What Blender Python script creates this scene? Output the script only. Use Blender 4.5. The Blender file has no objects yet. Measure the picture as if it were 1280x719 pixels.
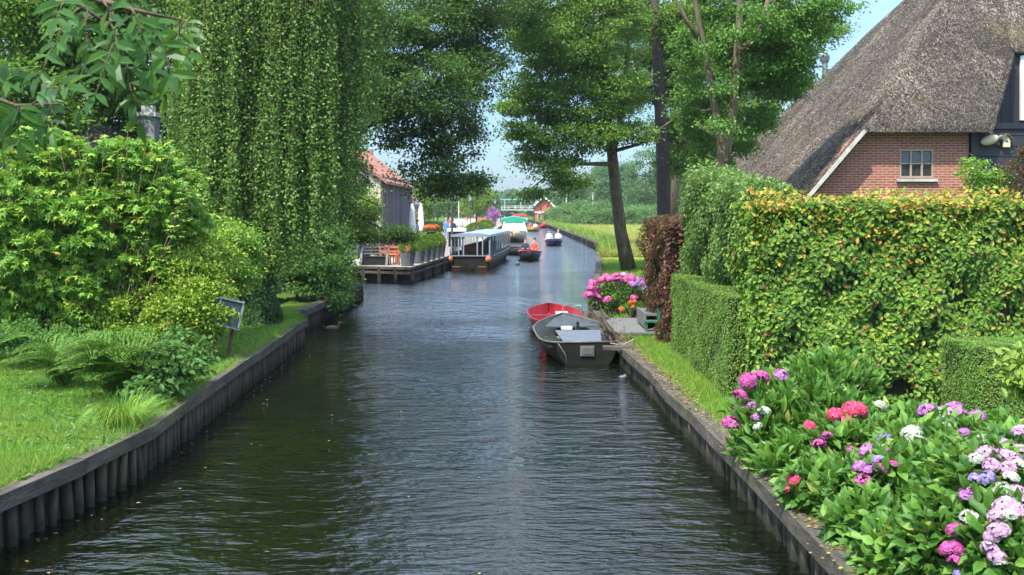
import bpy, bmesh, math, random
import numpy as np
from mathutils import Vector, Matrix
R = math.radians
PI = math.pi
random.seed(7)
rng = np.random.default_rng(11)
scene = bpy.context.scene
col = scene.collection

# ---------------------------------------------------------------- camera / light
F = 1372.0; HOR = 262.0; CH = 3.0
cam_d = bpy.data.cameras.new('camera'); cam = bpy.data.objects.new('camera', cam_d); col.objects.link(cam)
cam.location = (0, 0, CH); cam.rotation_euler = (R(90), 0, 0)
cam_d.sensor_width = 36; cam_d.lens = F/1280*36
cam_d.shift_y = -(359.5-HOR)/1280
cam_d.clip_start = 0.05; cam_d.clip_end = 5000
cam_d.dof.use_dof = True; cam_d.dof.focus_distance = 22; cam_d.dof.aperture_fstop = 9
scene.camera = cam
def P(px, py, Y):                      # a pixel of the photograph at a chosen distance -> a point in metres
    return Vector(((px-640)*Y/F, Y, CH-(py-HOR)*Y/F))
def PX(px, Y): return (px-640)*Y/F

SUN_EL = 57; SUN_AZ = 212              # compass azimuth (deg from +Y clockwise): behind the camera, left
world = bpy.data.worlds.new('World'); scene.world = world; world.use_nodes = True
nt = world.node_tree; nt.nodes.clear()
wo = nt.nodes.new('ShaderNodeOutputWorld'); bg = nt.nodes.new('ShaderNodeBackground')
sky = nt.nodes.new('ShaderNodeTexSky'); sky.sky_type = 'NISHITA'; sky.sun_disc = False
sky.sun_elevation = R(SUN_EL); sky.sun_rotation = R(SUN_AZ); sky.air_density = 1.1; sky.dust_density = 1.2; sky.ozone_density = 2.0
tc = nt.nodes.new('ShaderNodeTexCoord'); mp = nt.nodes.new('ShaderNodeMapping'); mp.inputs['Scale'].default_value = (1, 1, 2.6)
cn = nt.nodes.new('ShaderNodeTexNoise'); cn.inputs['Scale'].default_value = 2.2; cn.inputs['Detail'].default_value = 7; cn.inputs['Roughness'].default_value = .55
cr = nt.nodes.new('ShaderNodeValToRGB'); cr.color_ramp.elements[0].position = .36; cr.color_ramp.elements[1].position = .6
cr.color_ramp.elements[0].color = (.08, .08, .08, 1); cr.color_ramp.elements[1].color = (.8, .8, .8, 1)
mx = nt.nodes.new('ShaderNodeMix'); mx.data_type = 'RGBA'; mx.inputs['B'].default_value = (12.5, 15.2, 19.8, 1)
L = nt.links.new
L(tc.outputs['Generated'], mp.inputs['Vector']); L(mp.outputs[0], cn.inputs['Vector']); L(cn.outputs['Fac'], cr.inputs['Fac'])
sxyz = nt.nodes.new('ShaderNodeSeparateXYZ'); L(tc.outputs['Generated'], sxyz.inputs[0]); mr = nt.nodes.new('ShaderNodeMapRange'); mr.inputs['From Min'].default_value = .14; mr.inputs['From Max'].default_value = .38; mr.inputs['To Min'].default_value = .16; mr.inputs['To Max'].default_value = 1.15; L(sxyz.outputs['Z'], mr.inputs['Value'])
mm_ = nt.nodes.new('ShaderNodeMix'); mm_.data_type = 'RGBA'; mm_.blend_type = 'MULTIPLY'; mm_.inputs['Factor'].default_value = 1; L(cr.outputs['Color'], mm_.inputs['A']); L(mr.outputs['Result'], mm_.inputs['B'])
L(mm_.outputs['Result'], mx.inputs['Factor']); tn = nt.nodes.new('ShaderNodeMix'); tn.data_type = 'RGBA'; tn.blend_type = 'MULTIPLY'; tn.inputs['Factor'].default_value = 1; tn.inputs['B'].default_value = (.58, .78, 1.04, 1); L(sky.outputs[0], tn.inputs['A']); L(tn.outputs['Result'], mx.inputs['A']); L(mx.outputs['Result'], bg.inputs['Color'])
bg.inputs['Strength'].default_value = 0.115; L(bg.outputs[0], wo.inputs['Surface'])
sd = bpy.data.lights.new('sun', 'SUN'); sun = bpy.data.objects.new('sun', sd); col.objects.link(sun)
sd.energy = 5; sd.angle = R(.53); sd.color = (1, .925, .77)
az = R(SUN_AZ); el = R(SUN_EL)
sdir = Vector((math.sin(az)*math.cos(el), math.cos(az)*math.cos(el), math.sin(el)))
sun.rotation_euler = sdir.to_track_quat('Z', 'Y').to_euler()
vs = scene.view_settings; vs.view_transform = 'Standard'; vs.look = 'None'; vs.gamma = 1; vs.exposure = 0.8
scene.render.engine = 'CYCLES'
cy = scene.cycles; cy.max_bounces = 6; cy.diffuse_bounces = 3; cy.glossy_bounces = 3; cy.transmission_bounces = 4; cy.transparent_max_bounces = 6; cy.caustics_reflective = False; cy.caustics_refractive = False

# ---------------------------------------------------------------- materials
M = {}
def newmat(name):
    m = bpy.data.materials.new(name); m.use_nodes = True; n = m.node_tree; n.nodes.clear()
    o = n.nodes.new('ShaderNodeOutputMaterial'); return m, n, o
def rgba(c): return (c[0], c[1], c[2], 1)
def ramp(n, stops, fac):
    r = n.nodes.new('ShaderNodeValToRGB'); e = r.color_ramp.elements
    while len(e) < len(stops): e.new(.5)
    for i, (p, c) in enumerate(stops): e[i].position = p; e[i].color = rgba(c)
    n.links.new(fac, r.inputs['Fac']); return r.outputs['Color']
def noise(n, scale, detail=4, rough=.55, vec=None, stretch=None):
    t = n.nodes.new('ShaderNodeTexNoise'); t.inputs['Scale'].default_value = scale; t.inputs['Detail'].default_value = detail; t.inputs['Roughness'].default_value = rough
    c = n.nodes.new('ShaderNodeTexCoord'); v = vec or c.outputs['Object']
    if stretch:
        m = n.nodes.new('ShaderNodeMapping'); m.inputs['Scale'].default_value = stretch; n.links.new(v, m.inputs['Vector']); v = m.outputs[0]
    n.links.new(v, t.inputs['Vector']); return t.outputs['Fac']
def bump(n, h, strength, dist, normal=None):
    b = n.nodes.new('ShaderNodeBump'); b.inputs['Strength'].default_value = strength; b.inputs['Distance'].default_value = dist
    n.links.new(h, b.inputs['Height'])
    if normal: n.links.new(normal, b.inputs['Normal'])
    return b.outputs[0]
def mixc(n, f, a, b, mode='MIX'):
    m = n.nodes.new('ShaderNodeMix'); m.data_type = 'RGBA'; m.blend_type = mode
    for k, v in (('Factor', f), ('A', a), ('B', b)):
        if isinstance(v, (int, float)): m.inputs[k].default_value = v
        elif isinstance(v, tuple): m.inputs[k].default_value = rgba(v)
        else: n.links.new(v, m.inputs[k])
    return m.outputs['Result']
def mat(name, c, rough=.6, var=.25, scale=6, metal=0, bumps=.2, c2=None, stretch=None, bd=.01, spec=.5):
    m, n, o = newmat(name); p = n.nodes.new('ShaderNodeBsdfPrincipled')
    f = noise(n, scale, 6, .6, stretch=stretch)
    a = tuple(x*(1-var) for x in c); b = c2 or tuple(min(1, x*(1+var)) for x in c)
    n.links.new(ramp(n, [(.3, a), (.7, b)], f), p.inputs['Base Color'])
    p.inputs['Roughness'].default_value = rough; p.inputs['Metallic'].default_value = metal; p.inputs['Specular IOR Level'].default_value = spec
    if bumps:
        f2 = noise(n, scale*5, 4, .6, stretch=stretch); n.links.new(bump(n, f2, bumps, bd), p.inputs['Normal'])
    n.links.new(p.outputs[0], o.inputs[0]); M[name] = m; return m
def leafmat(name, stops, trans=.35, rough=.5, patch=.35, pscale=.8, patchcol=None):
    """per-leaf colour (attribute rnd) with slow drift between branches"""
    m, n, o = newmat(name)
    at = n.nodes.new('ShaderNodeAttribute'); at.attribute_name = 'rnd'
    c = ramp(n, stops, at.outputs['Fac'])
    f = noise(n, pscale, 3, .6)
    f = ramp(n, [(.38, (0, 0, 0)), (.66, (1, 1, 1))], f)
    mm = n.nodes.new('ShaderNodeMath'); mm.operation = 'MULTIPLY'; n.links.new(f, mm.inputs[0]); mm.inputs[1].default_value = patch
    c = mixc(n, mm.outputs[0], c, patchcol or tuple(x*.5 for x in stops[0][1]))
    p = n.nodes.new('ShaderNodeBsdfPrincipled'); p.inputs['Roughness'].default_value = rough; p.inputs['Specular IOR Level'].default_value = .35
    n.links.new(c, p.inputs['Base Color'])
    t = n.nodes.new('ShaderNodeBsdfTranslucent'); n.links.new(mixc(n, .5, c, (.22, .34, .03)), t.inputs['Color'])
    ms = n.nodes.new('ShaderNodeMixShader'); ms.inputs[0].default_value = trans
    n.links.new(p.outputs[0], ms.inputs[1]); n.links.new(t.outputs[0], ms.inputs[2]); n.links.new(ms.outputs[0], o.inputs[0])
    M[name] = m; return m
leafmat('birch_leaf', [(0, (.06, .15, .025)), (.55, (.14, .29, .05)), (.93, (.26, .43, .09)), (1, (.42, .46, .12))], patch=.3, trans=.42)
leafmat('oak_leaf', [(0, (.022, .062, .014)), (.6, (.05, .125, .022)), (1, (.12, .23, .035))], trans=.32)
leafmat('alder_leaf', [(0, (.065, .16, .025)), (.6, (.14, .28, .04)), (1, (.28, .43, .065))], trans=.42, patch=.3)
leafmat('robinia_leaf', [(0, (.07, .18, .035)), (.6, (.12, .28, .05)), (1, (.22, .38, .07))], trans=.35, patch=.3)
leafmat('beech_leaf', [(0, (.06, .15, .02)), (.5, (.13, .27, .03)), (.9, (.26, .4, .045)), (.965, (.42, .42, .06)), (.985, (.36, .16, .06)), (1, (.12, .05, .03))], patch=.25, pscale=1.4, patchcol=(.05, .09, .015))
leafmat('beech_top_leaf', [(0, (.14, .27, .03)), (.4, (.36, .4, .05)), (.75, (.58, .36, .07)), (1, (.42, .14, .05))], patch=.1)
leafmat('hornbeam_leaf', [(0, (.06, .14, .03)), (.5, (.12, .24, .05)), (.9, (.22, .33, .08)), (1, (.38, .36, .14))], patch=.3, pscale=1.2)
leafmat('clipped_leaf', [(0, (.08, .18, .03)), (.6, (.14, .29, .04)), (1, (.26, .4, .08))], patch=.35, pscale=2, patchcol=(.13, .09, .04))
leafmat('copper_leaf', [(0, (.04, .012, .014)), (.5, (.12, .025, .03)), (.7, (.1, .1, .03)), (.85, (.2, .05, .05)), (1, (.36, .15, .08))], patch=.3, pscale=2)
leafmat('maple_leaf', [(0, (.08, .21, .03)), (.45, (.15, .34, .04)), (.74, (.3, .5, .06)), (.93, (.55, .6, .09)), (1, (.6, .3, .07))], patch=.25, pscale=1.1)
leafmat('privet_leaf', [(0, (.11, .22, .02)), (.5, (.22, .37, .03)), (.9, (.42, .52, .06)), (1, (.42, .22, .08))], patch=.4, pscale=1.5, patchcol=(.05, .12, .02))
leafmat('fern_leaf', [(0, (.05, .13, .015)), (1, (.15, .3, .03))], patch=.2)
leafmat('ash_leaf', [(0, (.03, .1, .028)), (1, (.07, .19, .035))], trans=.4, patch=.15, rough=.4)
leafmat('hydrangea_leaf', [(0, (.04, .125, .018)), (.6, (.085, .225, .028)), (.95, (.18, .36, .055)), (1, (.35, .35, .08))], patch=.35, pscale=3, rough=.5)
leafmat('ivy_leaf', [(0, (.02, .06, .015)), (1, (.05, .13, .03))], patch=.2)
leafmat('shrub_leaf', [(0, (.05, .14, .03)), (1, (.12, .27, .05))], patch=.3)
leafmat('bright_leaf', [(0, (.12, .24, .03)), (1, (.28, .4, .06))], patch=.3, pscale=.4)
leafmat('far_leaf', [(0, (.07, .17, .05)), (1, (.16, .3, .08))], patch=.3, pscale=.25)
leafmat('wood_leaf', [(0, (.05, .13, .05)), (1, (.1, .21, .08))], patch=.3, pscale=.1)
leafmat('grass_blade', [(0, (.07, .2, .02)), (.6, (.14, .33, .03)), (.95, (.26, .45, .05)), (1, (.45, .4, .14))], patch=.5, pscale=.7, trans=.3, patchcol=(.26, .3, .05))
leafmat('litter_leaf', [(0, (.12, .06, .03)), (.6, (.3, .16, .06)), (1, (.4, .3, .08))], trans=.1, patch=0)
leafmat('field_blade', [(0, (.2, .26, .05)), (.6, (.34, .36, .08)), (1, (.45, .42, .14))], patch=.4, pscale=.15, trans=.25)
def petal(name, a, b): leafmat(name, [(0, a), (1, b)], trans=.25, patch=0, rough=.6)
petal('magenta_petal', (.36, .03, .22), (.6, .14, .4)); petal('red_petal', (.6, .02, .1), (.85, .12, .25))
petal('mauve_petal', (.34, .09, .38), (.56, .26, .56)); petal('blue_petal', (.22, .16, .48), (.42, .34, .66))
petal('pale_pink_petal', (.42, .22, .4), (.66, .45, .6)); petal('white_petal', (.4, .44, .33), (.62, .64, .58))
petal('pink_petal', (.6, .05, .28), (.8, .22, .5)); petal('orange_petal', (.6, .06, .02), (.85, .22, .05))
mat('bark', (.13, .1, .07), .9, .45, 5, bumps=.8, bd=.03, stretch=(3, 3, .6)); mat('pale_bark', (.1, .078, .045), .9, .6, 4, bumps=.7, bd=.02, stretch=(3, 3, .6))
mat('dark_bark', (.055, .042, .034), .95, .35, 5, bumps=.8, bd=.03, stretch=(3, 3, .5)); mat('twig', (.12, .09, .05), .9, .3, 8)
mat('hedge_core', (.03, .035, .015), 1, .4, 6, bumps=.5)
mat('old_wood', (.075, .06, .048), .9, .5, 4, bumps=.9, bd=.02, stretch=(3, .5, 3), c2=(.14, .12, .095)); mat('pile_wood', (.05, .036, .023), .85, .5, 5, bumps=.6, stretch=(3, 3, .5))
_m = M['pile_wood']; _n = _m.node_tree; _p = next(q for q in _n.nodes if q.type == 'BSDF_PRINCIPLED'); _l = _p.inputs['Base Color'].links[0].from_socket
_tc = _n.nodes.new('ShaderNodeTexCoord'); _s = _n.nodes.new('ShaderNodeSeparateXYZ'); _n.links.new(_tc.outputs['Object'], _s.inputs[0]); _a = _n.nodes.new('ShaderNodeMath'); _a.operation = 'MULTIPLY_ADD'; _n.links.new(noise(_n, 7, 4, .7), _a.inputs[0]); _a.inputs[1].default_value = .3; _n.links.new(_s.outputs['Z'], _a.inputs[2])
_n.links.new(mixc(_n, ramp(_n, [(.2, (1, 1, 1)), (.34, (0, 0, 0))], _a.outputs[0]), _l, (.012, .016, .006)), _p.inputs['Base Color'])
mat('plank_wall', (.03, .026, .02), .9, .4, 5, bumps=.5); mat('deck_wood', (.3, .27, .23), .85, .25, 3, bumps=.4, stretch=(.4, 6, 1))
mat('dock_wood', (.13, .13, .125), .85, .3, 3, bumps=.5, stretch=(.5, 8, 1)); mat('grey_plank', (.1, .095, .11), .85, .4, 2, bumps=.5, stretch=(1, 5, .2))
mat('black_plank', (.012, .015, .022), .6, .5, 2, bumps=.4, stretch=(1, 1, 8)); mat('black_paint', (.012, .013, .016), .4, .2); mat('white_paint', (.75, .73, .68), .5, .1)
mat('cream_plaster', (.42, .39, .3), .85, .12, 2); mat('orange_tile', (.33, .13, .075), .85, .35, 3, bumps=.6, stretch=(1, 1, 3)); mat('brown_tile', (.28, .12, .09), .85, .3, 3, bumps=.6)
mat('slate_tile', (.16, .15, .17), .8, .25, 3, bumps=.6); mat('blue_roof', (.16, .2, .27), .7, .2, 1); mat('red_wood', (.42, .1, .08), .7, .2, 2)
mat('grey_metal', (.28, .29, .3), .45, .2, 8, metal=.7); mat('sign_back', (.1, .12, .125), .5, .3, 6, bumps=.2); mat('rust', (.13, .06, .035), .9, .4, 10)
mat('boat_grey', (.05, .07, .08), .6, .35, 5, bumps=.15, c2=(.085, .1, .11), spec=.25); mat('boat_dark', (.005, .011, .013), .6, .5, 2.2, bumps=.15, c2=(.024, .021, .012), spec=.2); mat('boat_rim', (.1, .095, .08), .6, .35, 9)
mat('boat_light', (.1, .12, .15), .5, .15, 4); mat('boat_red', (.22, .012, .02), .4, .3, 5); mat('boat_red_bright', (.55, .05, .04), .45, .2, 5); mat('boat_navy', (.012, .02, .06), .35, .3)
mat('boat_cream', (.5, .42, .28), .5, .15); mat('canopy_grey', (.2, .25, .33), .6, .15, 2); mat('canopy_green', (.03, .3, .2), .6, .15, 2); mat('boat_yellow', (.5, .36, .1), .5, .15)
mat('window_paint', (.3, .22, .17), .6, .15); mat('varnish', (.22, .09, .04), .45, .3, 3, stretch=(1, 6, 1)); mat('buoy_orange', (.42, .12, .05), .5, .2); mat('buoy_white', (.8, .8, .82), .4, .1); mat('buoy_blue', (.03, .05, .12), .4, .2)
mat('terracotta', (.42, .13, .06), .7, .25); mat('pot_grey', (.09, .1, .12), .6, .25); mat('rope', (.3, .27, .22), .9, .2, 20); mat('tarp', (.02, .025, .035), .5, .3)
mat('skin', (.5, .28, .2), .6, .05); mat('hair_dark', (.05, .03, .02), .7, .2); mat('hair_fair', (.4, .3, .18), .7, .2); mat('cloth_white', (.75, .75, .77), .9, .08); mat('cloth_blue', (.1, .25, .5), .9, .15)
mat('cloth_navy', (.03, .045, .1), .9, .15); mat('cloth_red', (.5, .08, .06), .9, .15); mat('cloth_beige', (.45, .36, .25), .9, .15); mat('cloth_violet', (.45, .2, .5), .9, .2)
mat('lamp_iron', (.05, .06, .07), .5, .2); mat('turquoise', (.16, .36, .36), .5, .15); mat('concrete', (.36, .34, .31), .85, .2, 2); mat('earth', (.1, .075, .045), 1, .4, 5, bumps=.8, c2=(.2, .16, .09))
mat('stone_sill', (.4, .38, .34), .8, .2); mat('green_plastic', (.03, .13, .07), .5, .1); mat('duck_feather', (.14, .09, .06), .8, .4, 20); mat('straw_edge', (.2, .17, .13), 1, .4, 20)
m, n, o = newmat('glass_dark'); p = n.nodes.new('ShaderNodeBsdfPrincipled'); p.inputs['Base Color'].default_value = (.03, .035, .035, 1); p.inputs['Roughness'].default_value = .06; n.links.new(p.outputs[0], o.inputs[0]); M['glass_dark'] = m
m, n, o = newmat('glass_clear'); g = n.nodes.new('ShaderNodeBsdfGlossy'); g.inputs['Roughness'].default_value = .03; t = n.nodes.new('ShaderNodeBsdfTransparent'); t.inputs[0].default_value = (.85, .9, .9, 1)
ms = n.nodes.new('ShaderNodeMixShader'); ms.inputs[0].default_value = .15; n.links.new(t.outputs[0], ms.inputs[1]); n.links.new(g.outputs[0], ms.inputs[2]); n.links.new(ms.outputs[0], o.inputs[0]); M['glass_clear'] = m
m, n, o = newmat('lantern_glass'); p = n.nodes.new('ShaderNodeBsdfPrincipled'); p.inputs['Base Color'].default_value = (.62, .66, .7, 1); p.inputs['Roughness'].default_value = .25; n.links.new(p.outputs[0], o.inputs[0]); M['lantern_glass'] = m
# brick
def brickmat(name, c1, c2, mortar, axis='xz', scale=1.0, bw=.22, rh=.066, ms_=.012):
    m, n, o = newmat(name); tcn = n.nodes.new('ShaderNodeTexCoord'); sp = n.nodes.new('ShaderNodeSeparateXYZ'); cb = n.nodes.new('ShaderNodeCombineXYZ')
    n.links.new(tcn.outputs['Object'], sp.inputs[0])
    n.links.new(sp.outputs[axis[0].upper()], cb.inputs[0]); n.links.new(sp.outputs[axis[1].upper()], cb.inputs[1])
    b = n.nodes.new('ShaderNodeTexBrick'); b.inputs['Color1'].default_value = rgba(c1); b.inputs['Color2'].default_value = rgba(c2); b.inputs['Mortar'].default_value = rgba(mortar)
    b.inputs['Scale'].default_value = scale; b.inputs['Mortar Size'].default_value = ms_; b.inputs['Mortar Smooth'].default_value = .2; b.inputs['Brick Width'].default_value = bw; b.inputs['Row Height'].default_value = rh; b.inputs['Bias'].default_value = -.1
    n.links.new(cb.outputs[0], b.inputs['Vector'])
    c = mixc(n, noise(n, 1.3, 6, .65), b.outputs['Color'], tuple(x*.75 for x in c2)); c = mixc(n, .28, b.outputs['Color'], c)
    c = mixc(n, .5, c, mixc(n, 1.0, c, ramp(n, [(.3, (.55, .55, .55)), (.7, (1, 1, 1))], noise(n, 9, 5, .7)), 'MULTIPLY'))
    p = n.nodes.new('ShaderNodeBsdfPrincipled'); p.inputs['Roughness'].default_value = .9; n.links.new(c, p.inputs['Base Color'])
    iv = n.nodes.new('ShaderNodeMath'); iv.operation = 'SUBTRACT'; iv.inputs[0].default_value = 1; n.links.new(b.outputs['Fac'], iv.inputs[1])
    n.links.new(bump(n, noise(n, 40, 4), .25, .01, bump(n, iv.outputs[0], .6, .01)), p.inputs['Normal']); n.links.new(p.outputs[0], o.inputs[0]); M[name] = m
brickmat('brick', (.4, .1, .05), (.26, .062, .036), (.36, .3, .25))
brickmat('brick_side', (.33, .13, .08), (.24, .09, .06), (.34, .3, .26), 'yz')
brickmat('paving', (.33, .24, .22), (.25, .19, .18), (.22, .2, .18), 'xy', bw=.4, rh=.2, ms_=.02)
# thatch
m, n, o = newmat('thatch'); p = n.nodes.new('ShaderNodeBsdfPrincipled'); p.inputs['Roughness'].default_value = 1; p.inputs['Specular IOR Level'].default_value = .1
v = n.nodes.new('ShaderNodeTexVoronoi'); v.inputs['Scale'].default_value = 17; tcn = n.nodes.new('ShaderNodeTexCoord'); mpn = n.nodes.new('ShaderNodeMapping'); mpn.inputs['Scale'].default_value = (1.6, 1, .8)
n.links.new(tcn.outputs['Object'], mpn.inputs[0]); n.links.new(mpn.outputs[0], v.inputs['Vector'])
sx = n.nodes.new('ShaderNodeSeparateColor'); n.links.new(v.outputs['Color'], sx.inputs[0])
c = ramp(n, [(0, (.04, .036, .033)), (.45, (.11, .093, .078)), (.8, (.2, .172, .145)), (1, (.37, .33, .28))], sx.outputs[0])
c = mixc(n, .75, c, mixc(n, 1.0, c, ramp(n, [(.32, (.38, .36, .36)), (.62, (1.15, 1.1, 1.05))], noise(n, .55, 5, .6)), 'MULTIPLY'))
c = mixc(n, ramp(n, [(.55, (0, 0, 0)), (.75, (.5, .5, .5))], noise(n, .9, 4, .6)), c, (.16, .14, .06))
n.links.new(c, p.inputs['Base Color']); n.links.new(bump(n, noise(n, 30, 5, .7), 1, .05, bump(n, v.outputs['Distance'], .8, .04)), p.inputs['Normal']); n.links.new(p.outputs[0], o.inputs[0]); M['thatch'] = m
# water
m, n, o = newmat('water'); p = n.nodes.new('ShaderNodeBsdfPrincipled'); p.inputs['IOR'].default_value = 1.333; p.inputs['Roughness'].default_value = .03; p.inputs['Specular IOR Level'].default_value = 1.0
n.links.new(ramp(n, [(.3, (.002, .0034, .0008)), (.7, (.004, .0062, .0014))], noise(n, .4, 3)), p.inputs['Base Color'])
w1 = noise(n, 2.3, 3, .55, stretch=(.62, 1.3, 1)); w2 = noise(n, 7.0, 3, .6, stretch=(.62, 1.5, 1)); w3 = noise(n, 19, 2, .5, stretch=(.6, 1.4, 1))
calm = ramp(n, [(.4, (.3, .3, .3)), (.62, (1.3, 1.3, 1.3))], noise(n, .16, 3, .6))
def mul(a, k):
    q = n.nodes.new('ShaderNodeMath'); q.operation = 'MULTIPLY'; n.links.new(a, q.inputs[0])
    if isinstance(k, (int, float)): q.inputs[1].default_value = k
    else: n.links.new(k, q.inputs[1])
    return q.outputs[0]
def add(a, b): q = n.nodes.new('ShaderNodeMath'); q.operation = 'ADD'; n.links.new(a, q.inputs[0]); n.links.new(b, q.inputs[1]); return q.outputs[0]
h = add(add(mul(w1, .38), mul(mul(w2, .17), calm)), mul(mul(w3, .03), calm))
n.links.new(bump(n, h, 1.0, .17), p.inputs['Normal']); n.links.new(p.outputs[0], o.inputs[0]); M['water'] = m
# ground
def groundmat(name, a, b, dry, s=1.0):
    m, n, o = newmat(name); p = n.nodes.new('ShaderNodeBsdfPrincipled'); p.inputs['Roughness'].default_value = 1; p.inputs['Specular IOR Level'].default_value = .1
    c = ramp(n, [(.3, a), (.7, b)], noise(n, 3*s, 6, .7)); c = mixc(n, ramp(n, [(.45, (0, 0, 0)), (.7, (.8, .8, .8))], noise(n, .35*s, 5, .6)), c, dry)
    n.links.new(c, p.inputs['Base Color']); n.links.new(bump(n, noise(n, 30*s, 4, .7), .8, .05), p.inputs['Normal']); n.links.new(p.outputs[0], o.inputs[0]); M[name] = m
groundmat('lawn_soil', (.04, .09, .012), (.08, .15, .02), (.12, .15, .03)); groundmat('meadow', (.2, .27, .05), (.3, .34, .07), (.36, .34, .11), .15)

_m = M['old_wood']; _n = _m.node_tree; _p = next(q for q in _n.nodes if q.type == 'BSDF_PRINCIPLED'); _l = _p.inputs['Base Color'].links[0].from_socket
_n.links.new(mixc(_n, ramp(_n, [(.5, (0, 0, 0)), (.62, (.8, .8, .8))], noise(_n, 2.2, 7, .72)), mixc(_n, ramp(_n, [(.45, (0, 0, 0)), (.6, (.85, .85, .85))], noise(_n, 6, 6, .7, stretch=(1, .25, 1))), _l, (.035, .03, .024)), (.075, .085, .03)), _p.inputs['Base Color'])
# ---------------------------------------------------------------- object helpers
def link(name, me, parent=None, mt=None):
    ob = bpy.data.objects.new(name, me); col.objects.link(ob)
    if parent is not None: ob.parent = parent
    if mt is not None and me is not None: me.materials.append(M[mt] if isinstance(mt, str) else mt)
    return ob
def tag(o, label, cat, group=None, kind=None):
    if label: o['label'] = label
    if cat: o['category'] = cat
    if group: o['group'] = group
    if kind: o['kind'] = kind
    return o
def thing(name, label, cat, loc=(0, 0, 0), rz=0, group=None):
    e = bpy.data.objects.new(name, None); col.objects.link(e); e.location = loc; e.rotation_euler = (0, 0, rz); e.empty_display_size = .2
    return tag(e, label, cat, group)
def copy_tree(o, parent=None):
    c = o.copy(); col.objects.link(c); c.parent = parent
    for ch in list(o.children): copy_tree(ch, c)
    return c
def npmesh(name, V, loops, starts, rnd=None, smooth=False):
    me = bpy.data.meshes.new(name); V = np.asarray(V, np.float32)
    me.vertices.add(len(V)); me.vertices.foreach_set('co', V.ravel())
    me.loops.add(len(loops)); me.loops.foreach_set('vertex_index', np.asarray(loops, np.int32))
    me.polygons.add(len(starts)); me.polygons.foreach_set('loop_start', np.asarray(starts, np.int32))
    me.update(calc_edges=True)
    if rnd is not None:
        a = me.attributes.new('rnd', 'FLOAT', 'FACE'); a.data.foreach_set('value', np.asarray(rnd, np.float32))
    me.polygons.foreach_set('use_smooth', np.full(len(starts), smooth)); return me
def norm(a): return a/np.maximum(np.linalg.norm(a, axis=-1, keepdims=True), 1e-9)
DIAMOND = ([(0, 0, 0), (.45, .5, .06), (1, 0, -.05), (.45, -.5, .06)], [(0, 1, 2, 3)])
LEAF = ([(0, 0, 0), (.25, .4, .1), (.62, .44, .08), (1, 0, -.14), (.62, -.44, .08), (.25, -.4, .1), (.3, 0, .0), (.65, 0, -.02)],
        [(0, 6, 1), (1, 6, 7, 2), (2, 7, 3), (0, 5, 6), (5, 4, 7, 6), (4, 3, 7)])
MAPLE = ([(0, 0, 0), (.05, .5, -.08), (.35, .28, .04), (.72, .55, -.1), (.6, .18, .03), (1, 0, -.14), (.6, -.18, .03), (.72, -.55, -.1), (.35, -.28, .04), (.05, -.5, -.08)],
         [(0, 1, 2), (0, 2, 3, 4), (0, 4, 5, 6), (0, 6, 7, 8), (0, 8, 9)])
BLADE = ([(0, .5, 0), (0, -.5, 0), (.6, -.3, .06), (1, 0, .25), (.6, .3, .06)], [(0, 1, 2, 4), (4, 2, 3)])
TRI = ([(0, .5, 0), (0, -.5, 0), (1, 0, .12)], [(0, 1, 2)])
def leaf_mesh(name, pos, axis, nrm, length, width, tpl=DIAMOND, rnd=None):
    pos = np.asarray(pos, float); N = len(pos); axis = norm(axis); nrm = np.asarray(nrm, float)
    side = norm(np.cross(nrm, axis)); nn = np.cross(axis, side)
    T = np.array(tpl[0]); L_ = np.broadcast_to(length, N)[:, None, None]; W_ = np.broadcast_to(width, N)[:, None, None]
    V = pos[:, None, :] + axis[:, None, :]*(T[None, :, 0:1]*L_) + side[:, None, :]*(T[None, :, 1:2]*W_) + nn[:, None, :]*(T[None, :, 2:3]*L_)
    k = len(T); loops1 = np.array([i for f in tpl[1] for i in f]); cnt = np.array([len(f) for f in tpl[1]]); st1 = np.concatenate([[0], np.cumsum(cnt)[:-1]])
    loops = (np.arange(N)[:, None]*k+loops1[None]).ravel(); starts = (np.arange(N)[:, None]*len(loops1)+st1[None]).ravel()
    if rnd is None: rnd = rng.random(N)
    return npmesh(name, V.reshape(-1, 3), loops, starts, np.repeat(np.clip(rnd, 0, 1), len(cnt)))
def rdir(N): return norm(rng.normal(size=(N, 3)))
def tubes(name, paths, sides=7, caps=True):
    Vs, Ls, Ss = [], [], []; vo = 0; lo = 0
    for pts, rad in paths:
        pts = np.asarray([tuple(p) for p in pts], float); K = len(pts); rad = np.broadcast_to(rad, K)
        tg = norm(np.gradient(pts, axis=0)); up = np.array([0, 0, 1.]) if abs(tg[0][2]) < .9 else np.array([1., 0, 0])
        a = norm(np.cross(tg, up+0*tg)); b = np.cross(tg, a)
        an = np.arange(sides)*2*PI/sides
        V = pts[:, None, :]+rad[:, None, None]*(np.cos(an)[None, :, None]*a[:, None, :]+np.sin(an)[None, :, None]*b[:, None, :])
        i = np.arange(K-1)[:, None]; j = np.arange(sides)[None]; jn = (j+1) % sides
        q = np.stack([i*sides+j+0*i, i*sides+jn, (i+1)*sides+jn, (i+1)*sides+j], -1).reshape(-1, 4)
        Vs.append(V.reshape(-1, 3)); Ls.append((q+vo).ravel()); Ss.append(lo+np.arange(len(q))*4); lo += q.size
        if caps:
            for base, rv in ((0, 1), ((K-1)*sides, 0)):
                idx = np.arange(sides)+base+vo
                if not rv: idx = idx
                else: idx = idx[::-1]
                Ls.append(idx); Ss.append(np.array([lo])); lo += sides
        vo += K*sides
    return npmesh(name, np.concatenate(Vs), np.concatenate(Ls), np.concatenate(Ss), smooth=True)
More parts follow.
